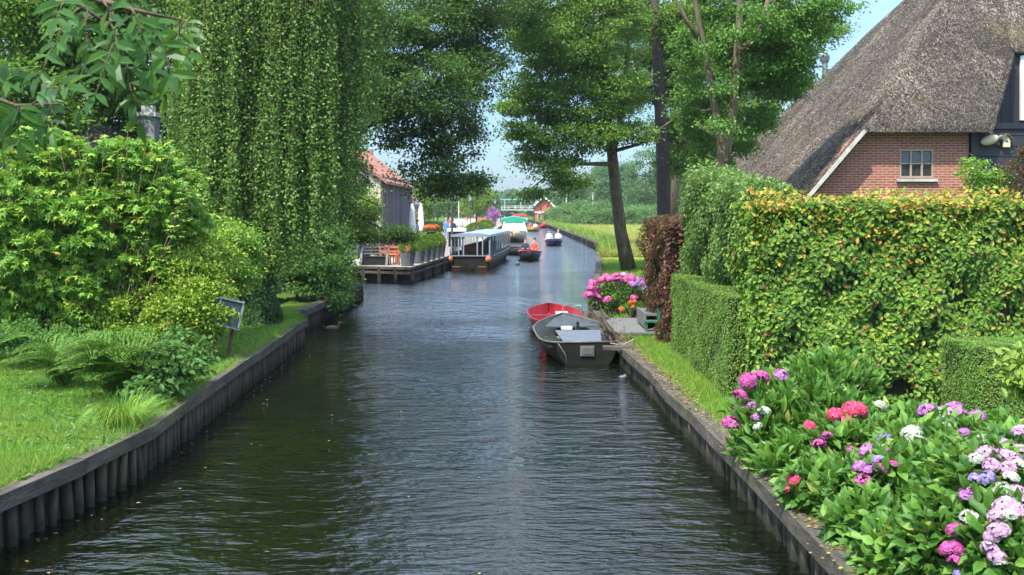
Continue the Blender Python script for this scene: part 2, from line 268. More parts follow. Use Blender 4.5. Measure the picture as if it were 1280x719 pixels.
def curve(p0, p1, n=6, sag=0, wob=.0, bow=None):
    p0 = np.array(tuple(p0), float); p1 = np.array(tuple(p1), float); t = np.linspace(0, 1, n)[:, None]
    p = p0*(1-t)+p1*t; p[:, 2:3] += sag*4*t*(1-t)
    if wob: p[1:-1] += rng.normal(size=(n-2, 3))*wob
    return p
class MB:
    """collects boxes, prisms and lofts into one mesh"""
    def __init__(s): s.bm = bmesh.new()
    def box(s, c, d, rz=0, bev=0, rot=None):
        r = bmesh.ops.create_cube(s.bm, size=1); vs_ = r['verts']
        mt = Matrix.Translation(c) @ (rot if rot is not None else Matrix.Rotation(rz, 4, 'Z')) @ Matrix.Diagonal((d[0], d[1], d[2], 1))
        bmesh.ops.transform(s.bm, matrix=mt, verts=vs_)
        if bev: bmesh.ops.bevel(s.bm, geom=list({e for v_ in vs_ for e in v_.link_edges}), offset=bev, segments=2, affect='EDGES', profile=.5)
        return s
    def bar(s, a, b, w, h):
        a = Vector(a); b = Vector(b); d = b-a; q = d.to_track_quat('Y', 'Z').to_matrix().to_4x4()
        return s.box(tuple((a+b)/2), (w, d.length, h), rot=q)
    def cone(s, c, r1, r2, h, seg=12):
        r = bmesh.ops.create_cone(s.bm, cap_ends=True, segments=seg, radius1=r1, radius2=r2, depth=h)
        bmesh.ops.translate(s.bm, vec=Vector(c)+Vector((0, 0, h/2)), verts=r['verts']); return s
    def ball(s, c, r, sc=(1, 1, 1), seg=10):
        q = bmesh.ops.create_uvsphere(s.bm, u_segments=seg, v_segments=max(6, seg*2//3), radius=r)
        bmesh.ops.transform(s.bm, matrix=Matrix.Translation(c) @ Matrix.Diagonal((*sc, 1)), verts=q['verts'])
        for v_ in q['verts']:
            for f in v_.link_faces: f.smooth = True
        return s
    def poly(s, pts): s.bm.faces.new([s.bm.verts.new(tuple(p)) for p in pts]); return s
    def prism(s, pts, vec):
        a = [s.bm.verts.new(tuple(p)) for p in pts]; b = [s.bm.verts.new(tuple(Vector(p)+Vector(vec))) for p in pts]
        s.bm.faces.new(a[::-1]); s.bm.faces.new(b)
        for i in range(len(a)): s.bm.faces.new((a[i], a[(i+1) % len(a)], b[(i+1) % len(a)], b[i]))
        return s
    def build(s, name, mt, parent=None):
        bmesh.ops.recalc_face_normals(s.bm, faces=s.bm.faces)
        me = bpy.data.meshes.new(name); s.bm.to_mesh(me); s.bm.free(); return link(name, me, parent, mt)

# ---------------------------------------------------------------- ground and water
LEFT = [(-5.0, -12), (-4.75, 5), (-4.5, 9.6), (-4.15, 11.8), (-4.22, 13.5), (-4.43, 18.4), (-4.68, 24.7), (-5.1, 26.6), (-5.1, 28), (-5.0, 36.8), (-5.9, 39), (-6.7, 47), (-6.6, 52), (-3.3, 56.5), (-2.95, 62), (-2.6, 75), (-2.3, 100), (-2.3, 130), (-1.8, 170), (-.9, 300), (-.9, 420)]
RIGHT = [(2.52, -12), (2.5, 6), (2.46, 9), (2.4, 12.1), (2.25, 18.2), (2.12, 21.4), (2.05, 25), (2.1, 29.6), (2.9, 38), (3.6, 46), (4.4, 56), (5.3, 66), (6.4, 75), (6.4, 100), (6.3, 120), (6, 182), (4.6, 255), (3.2, 300), (3.2, 420)]
MB().poly([(-60, -12, 0), (60, -12, 0), (60, 430, 0), (-60, 430, 0)]).build('canal_water', 'water')
tag(bpy.data.objects['canal_water'], None, None, kind='structure')
def sheet(name, pts, z, mt):
    b = MB(); b.prism([(x, y, z-.7) for x, y in pts], (0, 0, .7)); o_ = b.build(name, mt); tag(o_, None, None, kind='structure'); return o_
sheet('grass_bank', [(-60, -12)]+[(x-.1, y) for x, y in LEFT if y < 40]+[(-60, 39)], .5, 'lawn_soil')
sheet('grass_bank', [(x+.1, y) for x, y in RIGHT if y < 60][::-1]+[(60, -12), (60, 56)], .39, 'lawn_soil')
sheet('meadow', [(x+.1, y) for x, y in RIGHT if y >= 56][::-1]+[(60, 56.01), (600, 300), (600, 600), (3.2, 600)], .5, 'meadow')
sheet('quay_ground', [(-60, 39.01)]+[(x-.1, y) for x, y in LEFT if y >= 39]+[(-.9, 600), (-600, 600), (-600, 300)], .5, 'lawn_soil')
sheet('far_ground', [(-.9, 420), (3.25, 420), (3.25, 599), (-.9, 599)], .49, 'meadow')
pv = MB(); pv.prism([(-7.2, 57, .3), (-3.2, 57, .3), (-2.85, 75, .3), (-2.55, 100, .3), (-2.55, 130, .3), (-2.1, 170, .3), (-1.2, 290, .3), (-9, 290, .3), (-7.3, 130, .3)], (0, 0, .206)); tag(pv.build('quay_pavement', 'paving'), None, None, kind='structure')

def resample(path, step):
    p = np.array(path, float); d = np.concatenate([[0], np.cumsum(np.linalg.norm(np.diff(p, axis=0), axis=1))]); s = np.arange(0, d[-1], step)
    return np.stack([np.interp(s, d, p[:, i]) for i in range(p.shape[1])], 1)
def revetment(path, side, label, step=.22, cap_mt='old_wood', top=.55, piles=True, y0=None, r=.052):
    """side=+1: the water lies towards +X"""
    t = thing('canal_bank_wall', label, 'retaining wall', (path[0][0], path[0][1], 0)); ox, oy = path[0]
    p = resample(path, 1.6); p = np.vstack([p, path[-1]]); p = p-np.array([ox, oy])
    p[1:-1, 0] += rng.normal(size=len(p)-2)*.018
    def strip(off0, off1, z0, z1, name, mt, jit=0):
        tg = norm(np.gradient(p, axis=0)); nr = np.stack([tg[:, 1], -tg[:, 0]], 1)*side
        b = MB()
        for i in range(len(p)-1):
            j = rng.normal()*jit; e = tg[i]*.006
            q = [p[i]+nr[i]*off0+e, p[i]+nr[i]*off1+e, p[i+1]+nr[i+1]*off1-e, p[i+1]+nr[i+1]*off0-e]
            b.prism([(v_[0], v_[1], z0+j) for v_ in q], (0, 0, z1-z0))
        return b.build(name, mt, t)
    strip(-.16, .1, top-.15, top, 'cap_beam', cap_mt, .008); strip(-.16, -.08, -.4, top-.16, 'backing_board', 'plank_wall')
    if piles:
        q = resample(path, step)-np.array([ox, oy]); tg = norm(np.gradient(q, axis=0)); nr = np.stack([tg[:, 1], -tg[:, 0]], 1)*side
        for i in range(min(len(q), 98)):
            c = q[i]+nr[i]*(-.005+.012*rng.normal()); lean = rng.normal()*.022; rr = r*(.75+.5*rng.random())
            me = tubes('pile', [([(c[0]+lean, c[1], -.5), (c[0], c[1]+lean, .1), (c[0]-lean*.3, c[1], top-.155+rng.random()*.004)], [rr*1.05, rr, rr*.93])], 8)
            link('pile', me, t, 'pile_wood')
    return t
sub = lambda path, a, b: [q for q in path if a <= q[1] <= b]
revetment([(-4.6, 7.6)]+sub(LEFT, 9, 25), 1, 'curving timber bank wall with round piles below the left lawn')
revetment(sub(LEFT, 26, 37)+[(-5.9, 39)], 1, 'short dark timber bank wall under the shrubs beyond the left lawn', .34)
revetment([(2.5, 6.2)]+sub(RIGHT, 9, 22), -1, 'timber bank wall with round piles below the hydrangeas on the right', .17, top=.42)
revetment(sub(RIGHT, 25, 57), -1, 'low bank edging beyond the moored boats under the leaning tree', .4)
revetment(sub(RIGHT, 56, 300), -1, 'long low board edging along the far meadow', piles=False)
revetment(sub(LEFT, 56, 300), 1, 'dark quay edging behind the moored tour boats', piles=False, cap_mt='stone_sill')

# grass blades
def inlineL(Y): return np.interp(Y, [p_[1] for p_ in LEFT], [p_[0] for p_ in LEFT])
def inlineR(Y): return np.interp(Y, [p_[1] for p_ in RIGHT], [p_[0] for p_ in RIGHT])
def grass(name, xy, h, w, mt, tpl=TRI, lean=.5, z=.49):
    N = len(xy); pos = np.column_stack([xy, np.full(N, z)]); ax = np.column_stack([rng.normal(size=(N, 2))*lean, np.ones(N)])
    f = .5+.5*np.sin(xy[:, 0]*2.1+1.3*np.sin(xy[:, 1]*1.7))*np.sin(xy[:, 1]*1.3)
    o_ = link(name, leaf_mesh(name, pos, ax, rdir(N), h*(.5+rng.random(N)*.8)*(.75+.5*f), w, tpl), None, mt); return tag(o_, None, None, kind='stuff')
N = 230000; Y = 8.6+rng.random(N)**1.25*19; xl = np.maximum(-.5*Y, -11.5); xr = inlineL(Y)-.06; X = xl+(xr-xl)*rng.random(N)
tag(grass('lawn_grass', np.column_stack([X, Y]), .11, .008, 'grass_blade'), 'bright green lawn grass on the left bank', 'grass')
N = 110; Y = 8+rng.random(N)**1.3*26; X = inlineL(Y)+.14+rng.random(N)**4*5
o_ = link('floating_leaves', leaf_mesh('floating_leaves', np.column_stack([X, Y, np.full(N, .004)]), np.column_stack([rng.normal(size=(N, 2)), 0*X]), np.tile((0, 0, 1.), (N, 1))+rng.normal(size=(N, 3))*.05, .05, .03), None, 'litter_leaf'); tag(o_, 'fallen leaves and bits floating on the canal', 'leaves', kind='stuff')
N = 5200; Y = 9+rng.random(N)*17; Y += .3*np.sin(Y*9); xl = np.maximum(-.5*Y, -10.5); xr = inlineL(Y)-.03; X = xr-(xr-xl)*rng.random(N)**1.6
o_ = link('lawn_weeds', leaf_mesh('lawn_weeds', np.column_stack([X, Y, .5+.06*rng.random(N)]), np.column_stack([rng.normal(size=(N, 2)), .6*rng.random(N)]), np.column_stack([rng.normal(size=(N, 2))*.4, np.ones(N)]), .07+.07*rng.random(N), .04, LEAF), None, 'shrub_leaf'); tag(o_, 'broad leaved weeds scattered through the left lawn', 'weeds', kind='stuff')
N = 420; Y = 9+rng.random(N)*14; X = inlineL(Y)-.1-rng.random(N)*3.5; c_ = leaf_mesh('daisies', np.repeat(np.column_stack([X, Y, .57+.05*rng.random(N)]), 5, 0), np.column_stack([np.cos(np.tile(np.arange(5)*1.257, N)), np.sin(np.tile(np.arange(5)*1.257, N)), np.full(5*N, .2)]), np.tile((0, 0, 1.), (5*N, 1)), .014, .01)
o_ = link('daisies', c_, None, 'white_petal'); tag(o_, 'tiny white daisies dotted over the left lawn', 'flowers', kind='stuff')
N = 9000; Y = 8.8+rng.random(N)*16; X = inlineL(Y)+.0-np.abs(rng.normal(size=N))*.12; tag(grass('edge_grass', np.column_stack([X, Y]), .16, .008, 'grass_blade', lean=.9, z=.52), 'ragged grass leaning over the left bank edge', 'grass')
N = 75000; Y = 7+rng.random(N)*16; xl = inlineR(Y)+.1; X = xl+(3.5-xl)*rng.random(N)
tag(grass('verge_grass', np.column_stack([X, Y]), .09, .009, 'grass_blade', z=.38), 'narrow grass verge between the right hedge and the canal', 'grass')
N = 60000; Y = 25+rng.random(N)*34; xl = inlineR(Y)+.1; X = xl+5.5*rng.random(N)
tag(grass('shade_grass', np.column_stack([X, Y]), .16, .02, 'grass_blade', z=.38), 'grass round the leaning tree beyond the pink hydrangea', 'grass')
N = 90000; Y = 57+rng.random(N)**1.5*130; xl = inlineR(Y)+.15; X = xl+rng.random(N)**1.5*(4+Y*.22)
tag(grass('meadow_grass', np.column_stack([X, Y]), .42, .05, 'field_blade'), 'yellow green hay meadow beside the far canal', 'grass')
N = 4200; Y = 60+rng.random(N)**1.3*230; X = inlineR(Y)+.05+rng.random(N)*.8
tag(grass('bank_reeds', np.column_stack([X, Y]), .8, .07, 'bright_leaf', BLADE), 'taller green fringe along the meadow edge', 'grass')
t = thing('grass_tuft', 'arching tuft of long grass hanging over the left bank edge', 'grass tuft', (-4.42, 12.5, .5)); Vs, Ls, Ss = [], [], []
for k in range(620):
    a = rng.random()*2*PI; r0 = rng.random()**.5*.22; ln = .35+.4*rng.random(); sp = .25+.55*rng.random(); o0 = np.array([r0*math.cos(a), r0*math.sin(a)*1.5, 0]); dv = np.array([math.cos(a)+.35, math.sin(a)-.2, 0]); sv = np.array([-math.sin(a+.5), math.cos(a+.5), 0])*.0055
    base_ = len(Vs)*12
    P_ = []
    for u in np.linspace(0, 1, 6): c = o0+dv*ln*sp*u**1.3+np.array([0, 0, ln*(u*1.25-u**2.4*(.4+.9*sp))]); P_ += [c+sv*(1-u*.92), c-sv*(1-u*.92)]
    Vs.append(P_)
    for q in range(5): Ls.append([base_+2*q, base_+2*q+1, base_+2*q+3, base_+2*q+2])
me = npmesh('blades', np.array(Vs).reshape(-1, 3), np.array(Ls).ravel(), np.arange(len(Ls))*4, np.repeat(rng.random(620), 5)); link('blades', me, t, 'grass_blade')

# ---------------------------------------------------------------- foliage builders
def blobpts(blobs, n, surf=.5):
    """cluster centres in ellipsoids (c, r)"""
    out = []; w = np.array([b[1][0]*b[1][1]*b[1][2] for b in blobs])**(2/3); w /= w.sum()
    for (c, r), ww in zip(blobs, w):
        k = max(3, int(n*ww)); d = rdir(k); rad = rng.random(k)**(1/3); m_ = rng.random(k) < surf; rad[m_] = .8+.22*rng.random(m_.sum())
        out.append(np.array(tuple(c))+d*np.array(r)*rad[:, None])
    return np.concatenate(out)
def tree(name, label, cat, base, limbs, blobs, ncl, nleaf, leaf, cr_, mt, bark='bark', group=None, flat=.6, tpl=DIAMOND, asp=.62, twigs=True, surf=.55, extra=None, limb_r=.035, sides=9, branch=True):
    """limbs: list of (points, radii), world coordinates; blobs: ellipsoids that the crown fills"""
    base = Vector(base); t = thing(name, label, cat, base, 0, group); B = np.array(tuple(base))
    cl = blobpts(blobs, ncl, surf)
    if extra is not None: cl = np.vstack([cl, extra])
    paths = [(np.array([tuple(q) for q in pts])-B, rad) for pts, rad in limbs]
    if branch:
        nodes = []; nr_ = []
        for pts, rad in limbs:
            pa = np.array([tuple(q) for q in pts], float); pp = resample(pa, min(.5, np.linalg.norm(pa[-1]-pa[0])/6)); nodes.append(pp); nr_.append(np.interp(np.linspace(0, 1, len(pp)), np.linspace(0, 1, len(rad)), rad))
        nodes = np.concatenate(nodes); nr_ = np.concatenate(nr_)
        hgt = nodes[:, 2].max()-base.z; nodes_k = nodes[:, 2] > base.z+min(1.2, hgt*.3); nodes = nodes[nodes_k]; nr_ = nr_[nodes_k]
        order = np.argsort(rng.random(len(cl)))
        main = cl[order[:max(6, len(cl)//9)]]; n2 = [nodes]; r2 = [nr_]
        for c_ in main:
            d = np.linalg.norm(nodes-c_, axis=1)+np.maximum(0, nodes[:, 2]-c_[2])*.9; k = np.argmin(d)
            pts = curve(nodes[k], c_, 7, .06*d[k], .05*min(2, d[k])); r0 = min(nr_[k]*.6, limb_r*(.6+.35*d[k])); rad = np.linspace(r0, r0*.25, 7)
            paths.append((pts-B, rad)); n2.append(pts[2:]); r2.append(rad[2:])
        nodes2 = np.concatenate(n2); rr2 = np.concatenate(r2)
        if twigs:
            for c_ in cl[order[len(main):]]:
                d = np.linalg.norm(nodes2-c_, axis=1); k = np.argmin(d)
                if d[k] < .15: continue
                r0 = min(rr2[k]*.6, limb_r*.5); paths.append((curve(nodes2[k], c_, 4, .04*d[k], .04)-B, np.linspace(r0, r0*.3, 4)))
    link('trunk', tubes('trunk', paths, sides), t, bark)
    k = nleaf//len(cl); ci = np.repeat(np.arange(len(cl)), k); N = len(ci)
    sc = cr_*(.6+.8*rng.random(len(cl))); off = rng.normal(size=(N, 3))*.5*np.array([1, 1, flat]); pos = cl[ci]+off*sc[ci][:, None]
    outd = norm(off*.5+rng.normal(size=(N, 3))*.7+np.array([0, 0, -.2])); nn = norm(rdir(N)*.8+np.array([0, 0, 1.]))
    tint = np.clip(.12+.62*rng.random(N)+.28*rng.random(len(cl))[ci]**2, 0, 1)
    link('crown', leaf_mesh('crown', pos-B, outd, nn, leaf*(.7+.6*rng.random(N)), leaf*asp, tpl, tint), t, mt)
    return t
def BL(px, py, Y, rx, rz, ry=None):    # crown blob from its place in the photo (rx, rz in pixels), Y distance, ry metres
    return (P(px, py, Y), (rx*Y/F, ry or rx*Y/F, rz*Y/F))

# ---------------------------------------------------------------- left bank
# weeping birch
def weeping(label, base, c, rad, mt, nstr, seed, top):
    global rng
    t = thing('weeping_birch', label, 'tree', base); B = np.array(base, float)
    limbs = [([(base[0], base[1], .4), (base[0]+.1, base[1], 3), (base[0]-.05, base[1]+.1, 6), (base[0]+.05, base[1], top)], [.2, .17, .13, .05])]
    strands = []; LP, LA = [], []
    TA = rng.random(300)*2*PI; TR = rng.random(300)**.5; TZ_ = rng.random(300); TA[:70] = 4.71+np.linspace(-.7, .7, 70); TR[:70] = .72+.3*rng.random(70)
    for i in range(nstr):
        gq = rng.integers(300); a = TA[gq]+rng.normal()*.055; rr = min(1.05, TR[gq]+rng.normal()*.03); x = c[0]+rad[0]*rr*math.cos(a); y = c[1]+rad[1]*rr*math.sin(a)
        zt = 4.5+rng.random()*(top-4.5-1.6*rr*rr)
        px = 640+x*F/y
        zmin = np.interp(px, [190, 230, 290, 345, 380, 440, 470], [3.0, 2.0, .95, .95, 1.6, 2.8, 4.2])
        zb = max(zmin+(.65*TZ_[gq]**1.5+.35*rng.random())*2.4, zt-(2.2+3.5*rng.random()))
        if zt-zb < 1: zt = zb+1.4
        root = np.array([c[0]+(x-c[0])*.35, c[1]+(y-c[1])*.35, zt+.1+.5*rr]); K = 7
        pts = [root, (root+np.array([x, y, zt+.4]))/2+np.array([0, 0, .25])]
        sw = rng.normal(size=2)*.12
        for k in range(K): s = k/(K-1); pts.append(np.array([x+sw[0]*s+rng.normal()*.02, y+sw[1]*s+rng.normal()*.02, zt+(zb-zt)*s]))
        pts = np.array(pts); strands.append((pts-B, np.linspace(.008, .0015, len(pts))))
        ln = zt-zb; nl = int(ln*42); s = rng.random(nl)**.9; q = np.stack([np.interp(s*(len(pts)-2)+1, np.arange(len(pts)), pts[:, k]) for k in range(3)], 1)
        wd = .15*(1-s*.4)[:, None]; q += rng.normal(size=(nl, 3))*wd*np.array([.55, .55, .6]); LP.append(q); LA.append(np.column_stack([rng.normal(size=(nl, 2))*1.0, -np.ones(nl)*.7]))
    for i in range(26):
        a = rng.random()*2*PI; z = 4+rng.random()*(top-5); limbs.append((curve((base[0], base[1], z-.5), (c[0]+math.cos(a)*rad[0]*.75, c[1]+math.sin(a)*rad[1]*.75, z+.6), 6, .3, .05), np.linspace(.06, .015, 6)))
    link('trunk', tubes('trunk', [(np.array([tuple(q) for q in p_])-B, r_) for p_, r_ in limbs]+strands, 5), t, 'pale_bark')
    LP = np.concatenate(LP); LA = np.concatenate(LA); N = len(LP)
    link('crown', leaf_mesh('crown', LP-B, LA, rdir(N), .075*(.7+.6*rng.random(N)), .052, DIAMOND), t, mt); return t
weeping('weeping birch with long hanging strands over the left bank', (-5.5, 24.6, .5), (-5.35, 24.6), (2.4, 1.9), 'birch_leaf', 1250, 1, 11.5)

# big dark oak reaching over the canal
oakb = [BL(480, 40, 36, 55, 60, 2.2), BL(545, 25, 38, 60, 60, 2.2), BL(600, -5, 38, 48, 45, 2), BL(520, 110, 35, 70, 45, 1.6), BL(565, 165, 37, 38, 42, 1.4), BL(480, 150, 36, 45, 34, 1.6), BL(640, 5, 42, 34, 26, 1.6), BL(540, 215, 36, 28, 30, 1), BL(420, 60, 38, 60, 90, 2.2), BL(395, 200, 40, 60, 80, 2), BL(580, 95, 37, 34, 34, 1.2), BL(585, 225, 38, 20, 18, .6), BL(555, 235, 37, 30, 14, .8), BL(450, 100, 37, 50, 60, 1.6), BL(600, 60, 38, 30, 40, 1.4)]
tb = (-7.6, 38, .5)
tree('oak_tree', 'big dark oak leaning its crown over the canal behind the weeping birch', 'tree', tb,
     [([tb, (-7.4, 38, 3), (-6.8, 37.8, 6), (-5.8, 37.5, 9), (-5, 37, 12)], [.42, .36, .3, .22, .1]),
      ([(-6.9, 37.9, 5.6), (-5.2, 37.3, 7.2), (-3.2, 37, 8.2), (-1.4, 37, 9.3), (-.4, 37.5, 10.2)], [.22, .18, .13, .09, .05]),
      ([(-7.1, 38, 4.6), (-5.4, 36.8, 5.6), (-3.6, 36, 6.2), (-2.3, 36.4, 6.1)], [.16, .12, .08, .04]),
      ([(-7.2, 38, 4), (-8.4, 38.5, 6.4), (-9, 39, 9)], [.2, .14, .06])],
     oakb, 520, 125000, .12, .68, 'oak_leaf', 'dark_bark', surf=.45, flat=.42)
# low spreading branches of a yew-like shrub over the bank
tree('larch_tree', 'dark low conifer with long drooping boughs reaching over the water at the terrace', 'tree', (-6.6, 34, .5),
     [([(-6.6, 34, .5), (-6.5, 34, 3), (-6.4, 34, 5)], [.14, .1, .04]), ([(-6.5, 34, 3.2), (-5.2, 34, 2.9), (-4.2, 34, 2.5), (-3.3, 34, 1.95)], [.06, .04, .03, .015]), ([(-6.5, 34, 2.6), (-5.3, 33.6, 2.2), (-4.4, 33.4, 1.9)], [.05, .03, .015]), ([(-6.5, 34, 3.8), (-5.2, 33.7, 3.6), (-4, 33.6, 3.1)], [.05, .03, .015])],
     [BL(415, 285, 34, 40, 22, .8), BL(465, 293, 34, 36, 9, .5), BL(505, 297, 34, 18, 7, .4), BL(445, 268, 34, 34, 8, .5), BL(410, 235, 34, 34, 22, .8), BL(500, 286, 33.6, 14, 6, .3)], 170, 30000, .075, .38, 'oak_leaf', 'dark_bark', flat=.3, asp=.45)
# shrubs beyond the lawn
tree('laurel_bush', 'dark green bush at the water edge beyond the left lawn', 'bush', (-5.9, 30, .5), [([(-5.9, 30, .4), (-5.8, 30, 1.4)], [.05, .02]), ([(-5.9, 30, .4), (-5.3, 29.8, 1.2)], [.04, .015])],
     [BL(395, 345, 30, 34, 30, .8), BL(420, 362, 30, 18, 20, .6), BL(372, 325, 30.5, 24, 26, .7), BL(400, 300, 31, 34, 24, .8)], 100, 20000, .09, .3, 'shrub_leaf')
tree('holly_bush', 'small leafy bush above the bank wall near the terrace', 'bush', (-6.2, 33.5, .5), [([(-6.2, 33.5, .4), (-6.2, 33.5, 1.4)], [.05, .02])],
     [BL(405, 322, 33.5, 30, 22, .8), BL(428, 340, 33.5, 12, 14, .5)], 60, 10000, .09, .3, 'shrub_leaf')
# ivy-clad stump under the birch
t = thing('ivy_column', 'ivy covered tree stump under the weeping birch', 'plant', (-5.35, 23.6, .5))
link('trunk', tubes('trunk', [([(0, 0, 0), (.03, 0, 1), (0, .05, 2.7)], [.14, .12, .08])], 8), t, 'rust')
N = 12000; a_ = rng.random(N)*2*PI; z = rng.random(N)**1.2*2.9; rr = (.34-.07*z+.07*np.sin(z*6+a_*2))*(.6+.5*rng.random(N)); ps = np.column_stack([rr*np.cos(a_), rr*np.sin(a_), z])
link('ivy', leaf_mesh('ivy', ps, np.column_stack([np.cos(a_)*.3, np.sin(a_)*.3, -np.ones(N)]), np.column_stack([np.cos(a_), np.sin(a_), .3+0*a_])+rdir(N)*.4, .065, .05, DIAMOND), t, 'ivy_leaf')

# thatched shed behind the birch
t = thing('garden_shed', 'small dark thatched shed half hidden behind the weeping birch', 'shed', (-7.0, 27.5, .5))
b = MB(); b.box((-.9, .9, .95), (1.8, 1.8, 1.9)); b.build('wall', 'black_plank', t)
b = MB(); b.prism([(-2.1, -.3, 1.85), (.3, -.3, 1.85), (-.9, -.3, 3.0)], (0, 2.4, 0)); b.build('roof', 'thatch', t)
b = MB(); b.box((-.55, -.015, .9), (.7, .03, 1.7)); b.build('door', 'tarp', t)
b = MB(); b.box((.02, -.03, .95), (.1, .08, 1.9)); b.build('post', 'old_wood', t)

# thatched house behind the maples
t = thing('cottage', 'thatched brick cottage peeping through the young maples on the left', 'house', (-11.4, 27, .5))
b = MB(); b.box((0, 3, 1.3), (6.4, 6, 2.6)); b.build('wall', 'brick', t)
b = MB(); b.prism([(-3.7, -.4, 2.3), (3.7, -.4, 2.3), (1.0, 1.5, 4.7), (-1.0, 1.5, 4.7)], (0, .01, 0)).bm.free()
b = MB()
pA = [(-3.7, -.5, 2.2), (3.7, -.5, 2.2), (3.7, 6.5, 2.2), (-3.7, 6.5, 2.2)]; rd = [(0, 1.6, 5.0), (0, 4.4, 5.0)]
b.poly([pA[0], pA[1], rd[0]]); b.poly([pA[1], pA[2], rd[1], rd[0]]); b.poly([pA[2], pA[3], rd[1]]); b.poly([pA[3], pA[0], rd[0], rd[1]]); b.poly(pA[::-1])
bmesh.ops.remove_doubles(b.bm, verts=b.bm.verts, dist=.001); b.build('roof', 'thatch', t)
b = MB(); b.box((1.6, 2.6, 4.55), (.45, .45, .9)); ch = b.build('chimney', 'slate_tile', t); b = MB(); b.box((1.6, 2.6, 5.05), (.55, .55, .12)); b.box((1.6, 2.6, 5.2), (.3, .3, .18)); b.build('chimney_cap', 'stone_sill', ch)
b = MB(); b.box((1.2, -.03, 1.45), (1.1, .08, 1.1)); w = b.build('window_frame', 'white_paint', t); b = MB(); b.box((1.2, -.06, 1.45), (.95, .06, .95)); b.build('pane', 'glass_dark', w)

# background trees on the left
tree('elm_tree', 'dense dark tree filling the top left corner behind the cottage', 'tree', (-13.5, 29, .5), [([(-13.5, 29, .4), (-13.3, 29, 4), (-13, 29, 9)], [.35, .28, .1])],
     [BL(30, 40, 29, 95, 75, 2), BL(110, 60, 30, 60, 60, 2), BL(20, 130, 28, 75, 50, 1.8), BL(150, 10, 31, 70, 60, 2), BL(90, -10, 30, 80, 60, 2), BL(140, 110, 31, 50, 50, 1.6)], 420, 105000, .12, .62, 'alder_leaf', 'dark_bark')
tree('lime_tree', 'dark tree standing behind the weeping birch and the cottage', 'tree', (-9.5, 34, .5), [([(-9.5, 34, .4), (-9.4, 34, 4), (-9.2, 34, 9)], [.32, .26, .1])],
     [BL(250, 60, 34, 70, 90, 2), BL(330, 60, 35, 80, 90, 2), BL(270, 200, 34, 80, 60, 2), BL(200, 150, 33, 50, 60, 1.6), BL(340, 200, 35, 60, 70, 2), BL(250, 280, 33, 75, 40, 1.5), BL(380, 280, 35, 50, 40, 1.2)], 380, 80000, .13, .68, 'oak_leaf', 'dark_bark')

# young maples
def maple(label, base, blobs, ncl, nl, h):
    limbs = []
    for k in range(5):
        a = rng.random()*2*PI; limbs.append((curve((base[0]+.12*math.cos(a), base[1]+.12*math.sin(a), .45), (base[0]+.7*math.cos(a), base[1]+.3*math.sin(a), h*(.6+.4*rng.random())), 6, 0, .06), np.linspace(.04, .012, 6)))
    t = tree('young_maple', label, 'shrub', base, limbs, blobs, int(ncl*1.15), int(nl*1.15), .125, .17, 'maple_leaf', 'twig', tpl=MAPLE, asp=.95, flat=.35, surf=.7, limb_r=.02, sides=6); return t
maple('tall young maple shrub at the left edge of the lawn', (-8.1, 18.3, .5), [BL(30, 260, 18, 55, 55, .8), BL(45, 350, 18.2, 60, 50, .8), BL(75, 300, 18, 55, 60, .7), BL(10, 400, 18, 45, 30, .6), BL(60, 195, 18.5, 45, 30, .6), BL(20, 320, 17.6, 45, 60, .5), BL(110, 370, 18, 40, 45, .5)], 420, 30000, 4)
maple('bushy young maple with yellow tips in front of the cottage roof', (-6.9, 18.8, .5), [BL(165, 205, 18.6, 42, 30, .7), BL(185, 255, 18.6, 48, 42, .8), BL(135, 275, 18.3, 45, 40, .7), BL(200, 225, 19, 35, 28, .6), BL(150, 320, 18.4, 70, 30, .6), BL(220, 275, 19, 30, 40, .6), BL(90, 230, 18.6, 40, 35, .5)], 420, 26000, 3.6)
def leaders(label, base, tips, n_=26):
    t = thing('young_maple', label, 'shrub', base); B_ = np.array(base, float); LP, LA, LN, st = [], [], [], []
    for tp in tips:
        e = np.array(tuple(tp)); f0 = np.array([base[0]+(e[0]-base[0])*.5, base[1], base[2]+.2]); c = curve(f0, e, 8, .0, .03); st.append((c-B_, np.linspace(.018, .004, 8)))
        for k in range(3, 8):
            for m_ in range(n_//5):
                a = rng.random()*6.3; LP.append(c[k]+rng.normal(size=3)*.05); LA.append([math.cos(a), math.sin(a), -.1+.3*(k == 7)]); LN.append([math.cos(a)*.3, math.sin(a)*.3-.2, 1])
    link('trunk', tubes('trunk', st, 6), t, 'twig'); N = len(LP); link('crown', leaf_mesh('crown', np.array(LP)-B_, np.array(LA), np.array(LN)+rng.normal(size=(N, 3))*.25, .13*(.6+.6*rng.random(N)), .12, MAPLE, .35+.6*rng.random(N)), t, 'maple_leaf')
leaders('slender upright maple shoots rising above the other left hand shrubs', (-7.3, 18.0, .5), [P(a, b_, 17.8) for a, b_ in ((20, 165), (60, 150), (95, 165), (130, 175), (160, 160), (185, 172), (215, 185), (232, 215), (75, 185), (35, 190), (148, 195), (240, 240), (110, 150), (200, 200), (5, 180), (225, 255))])
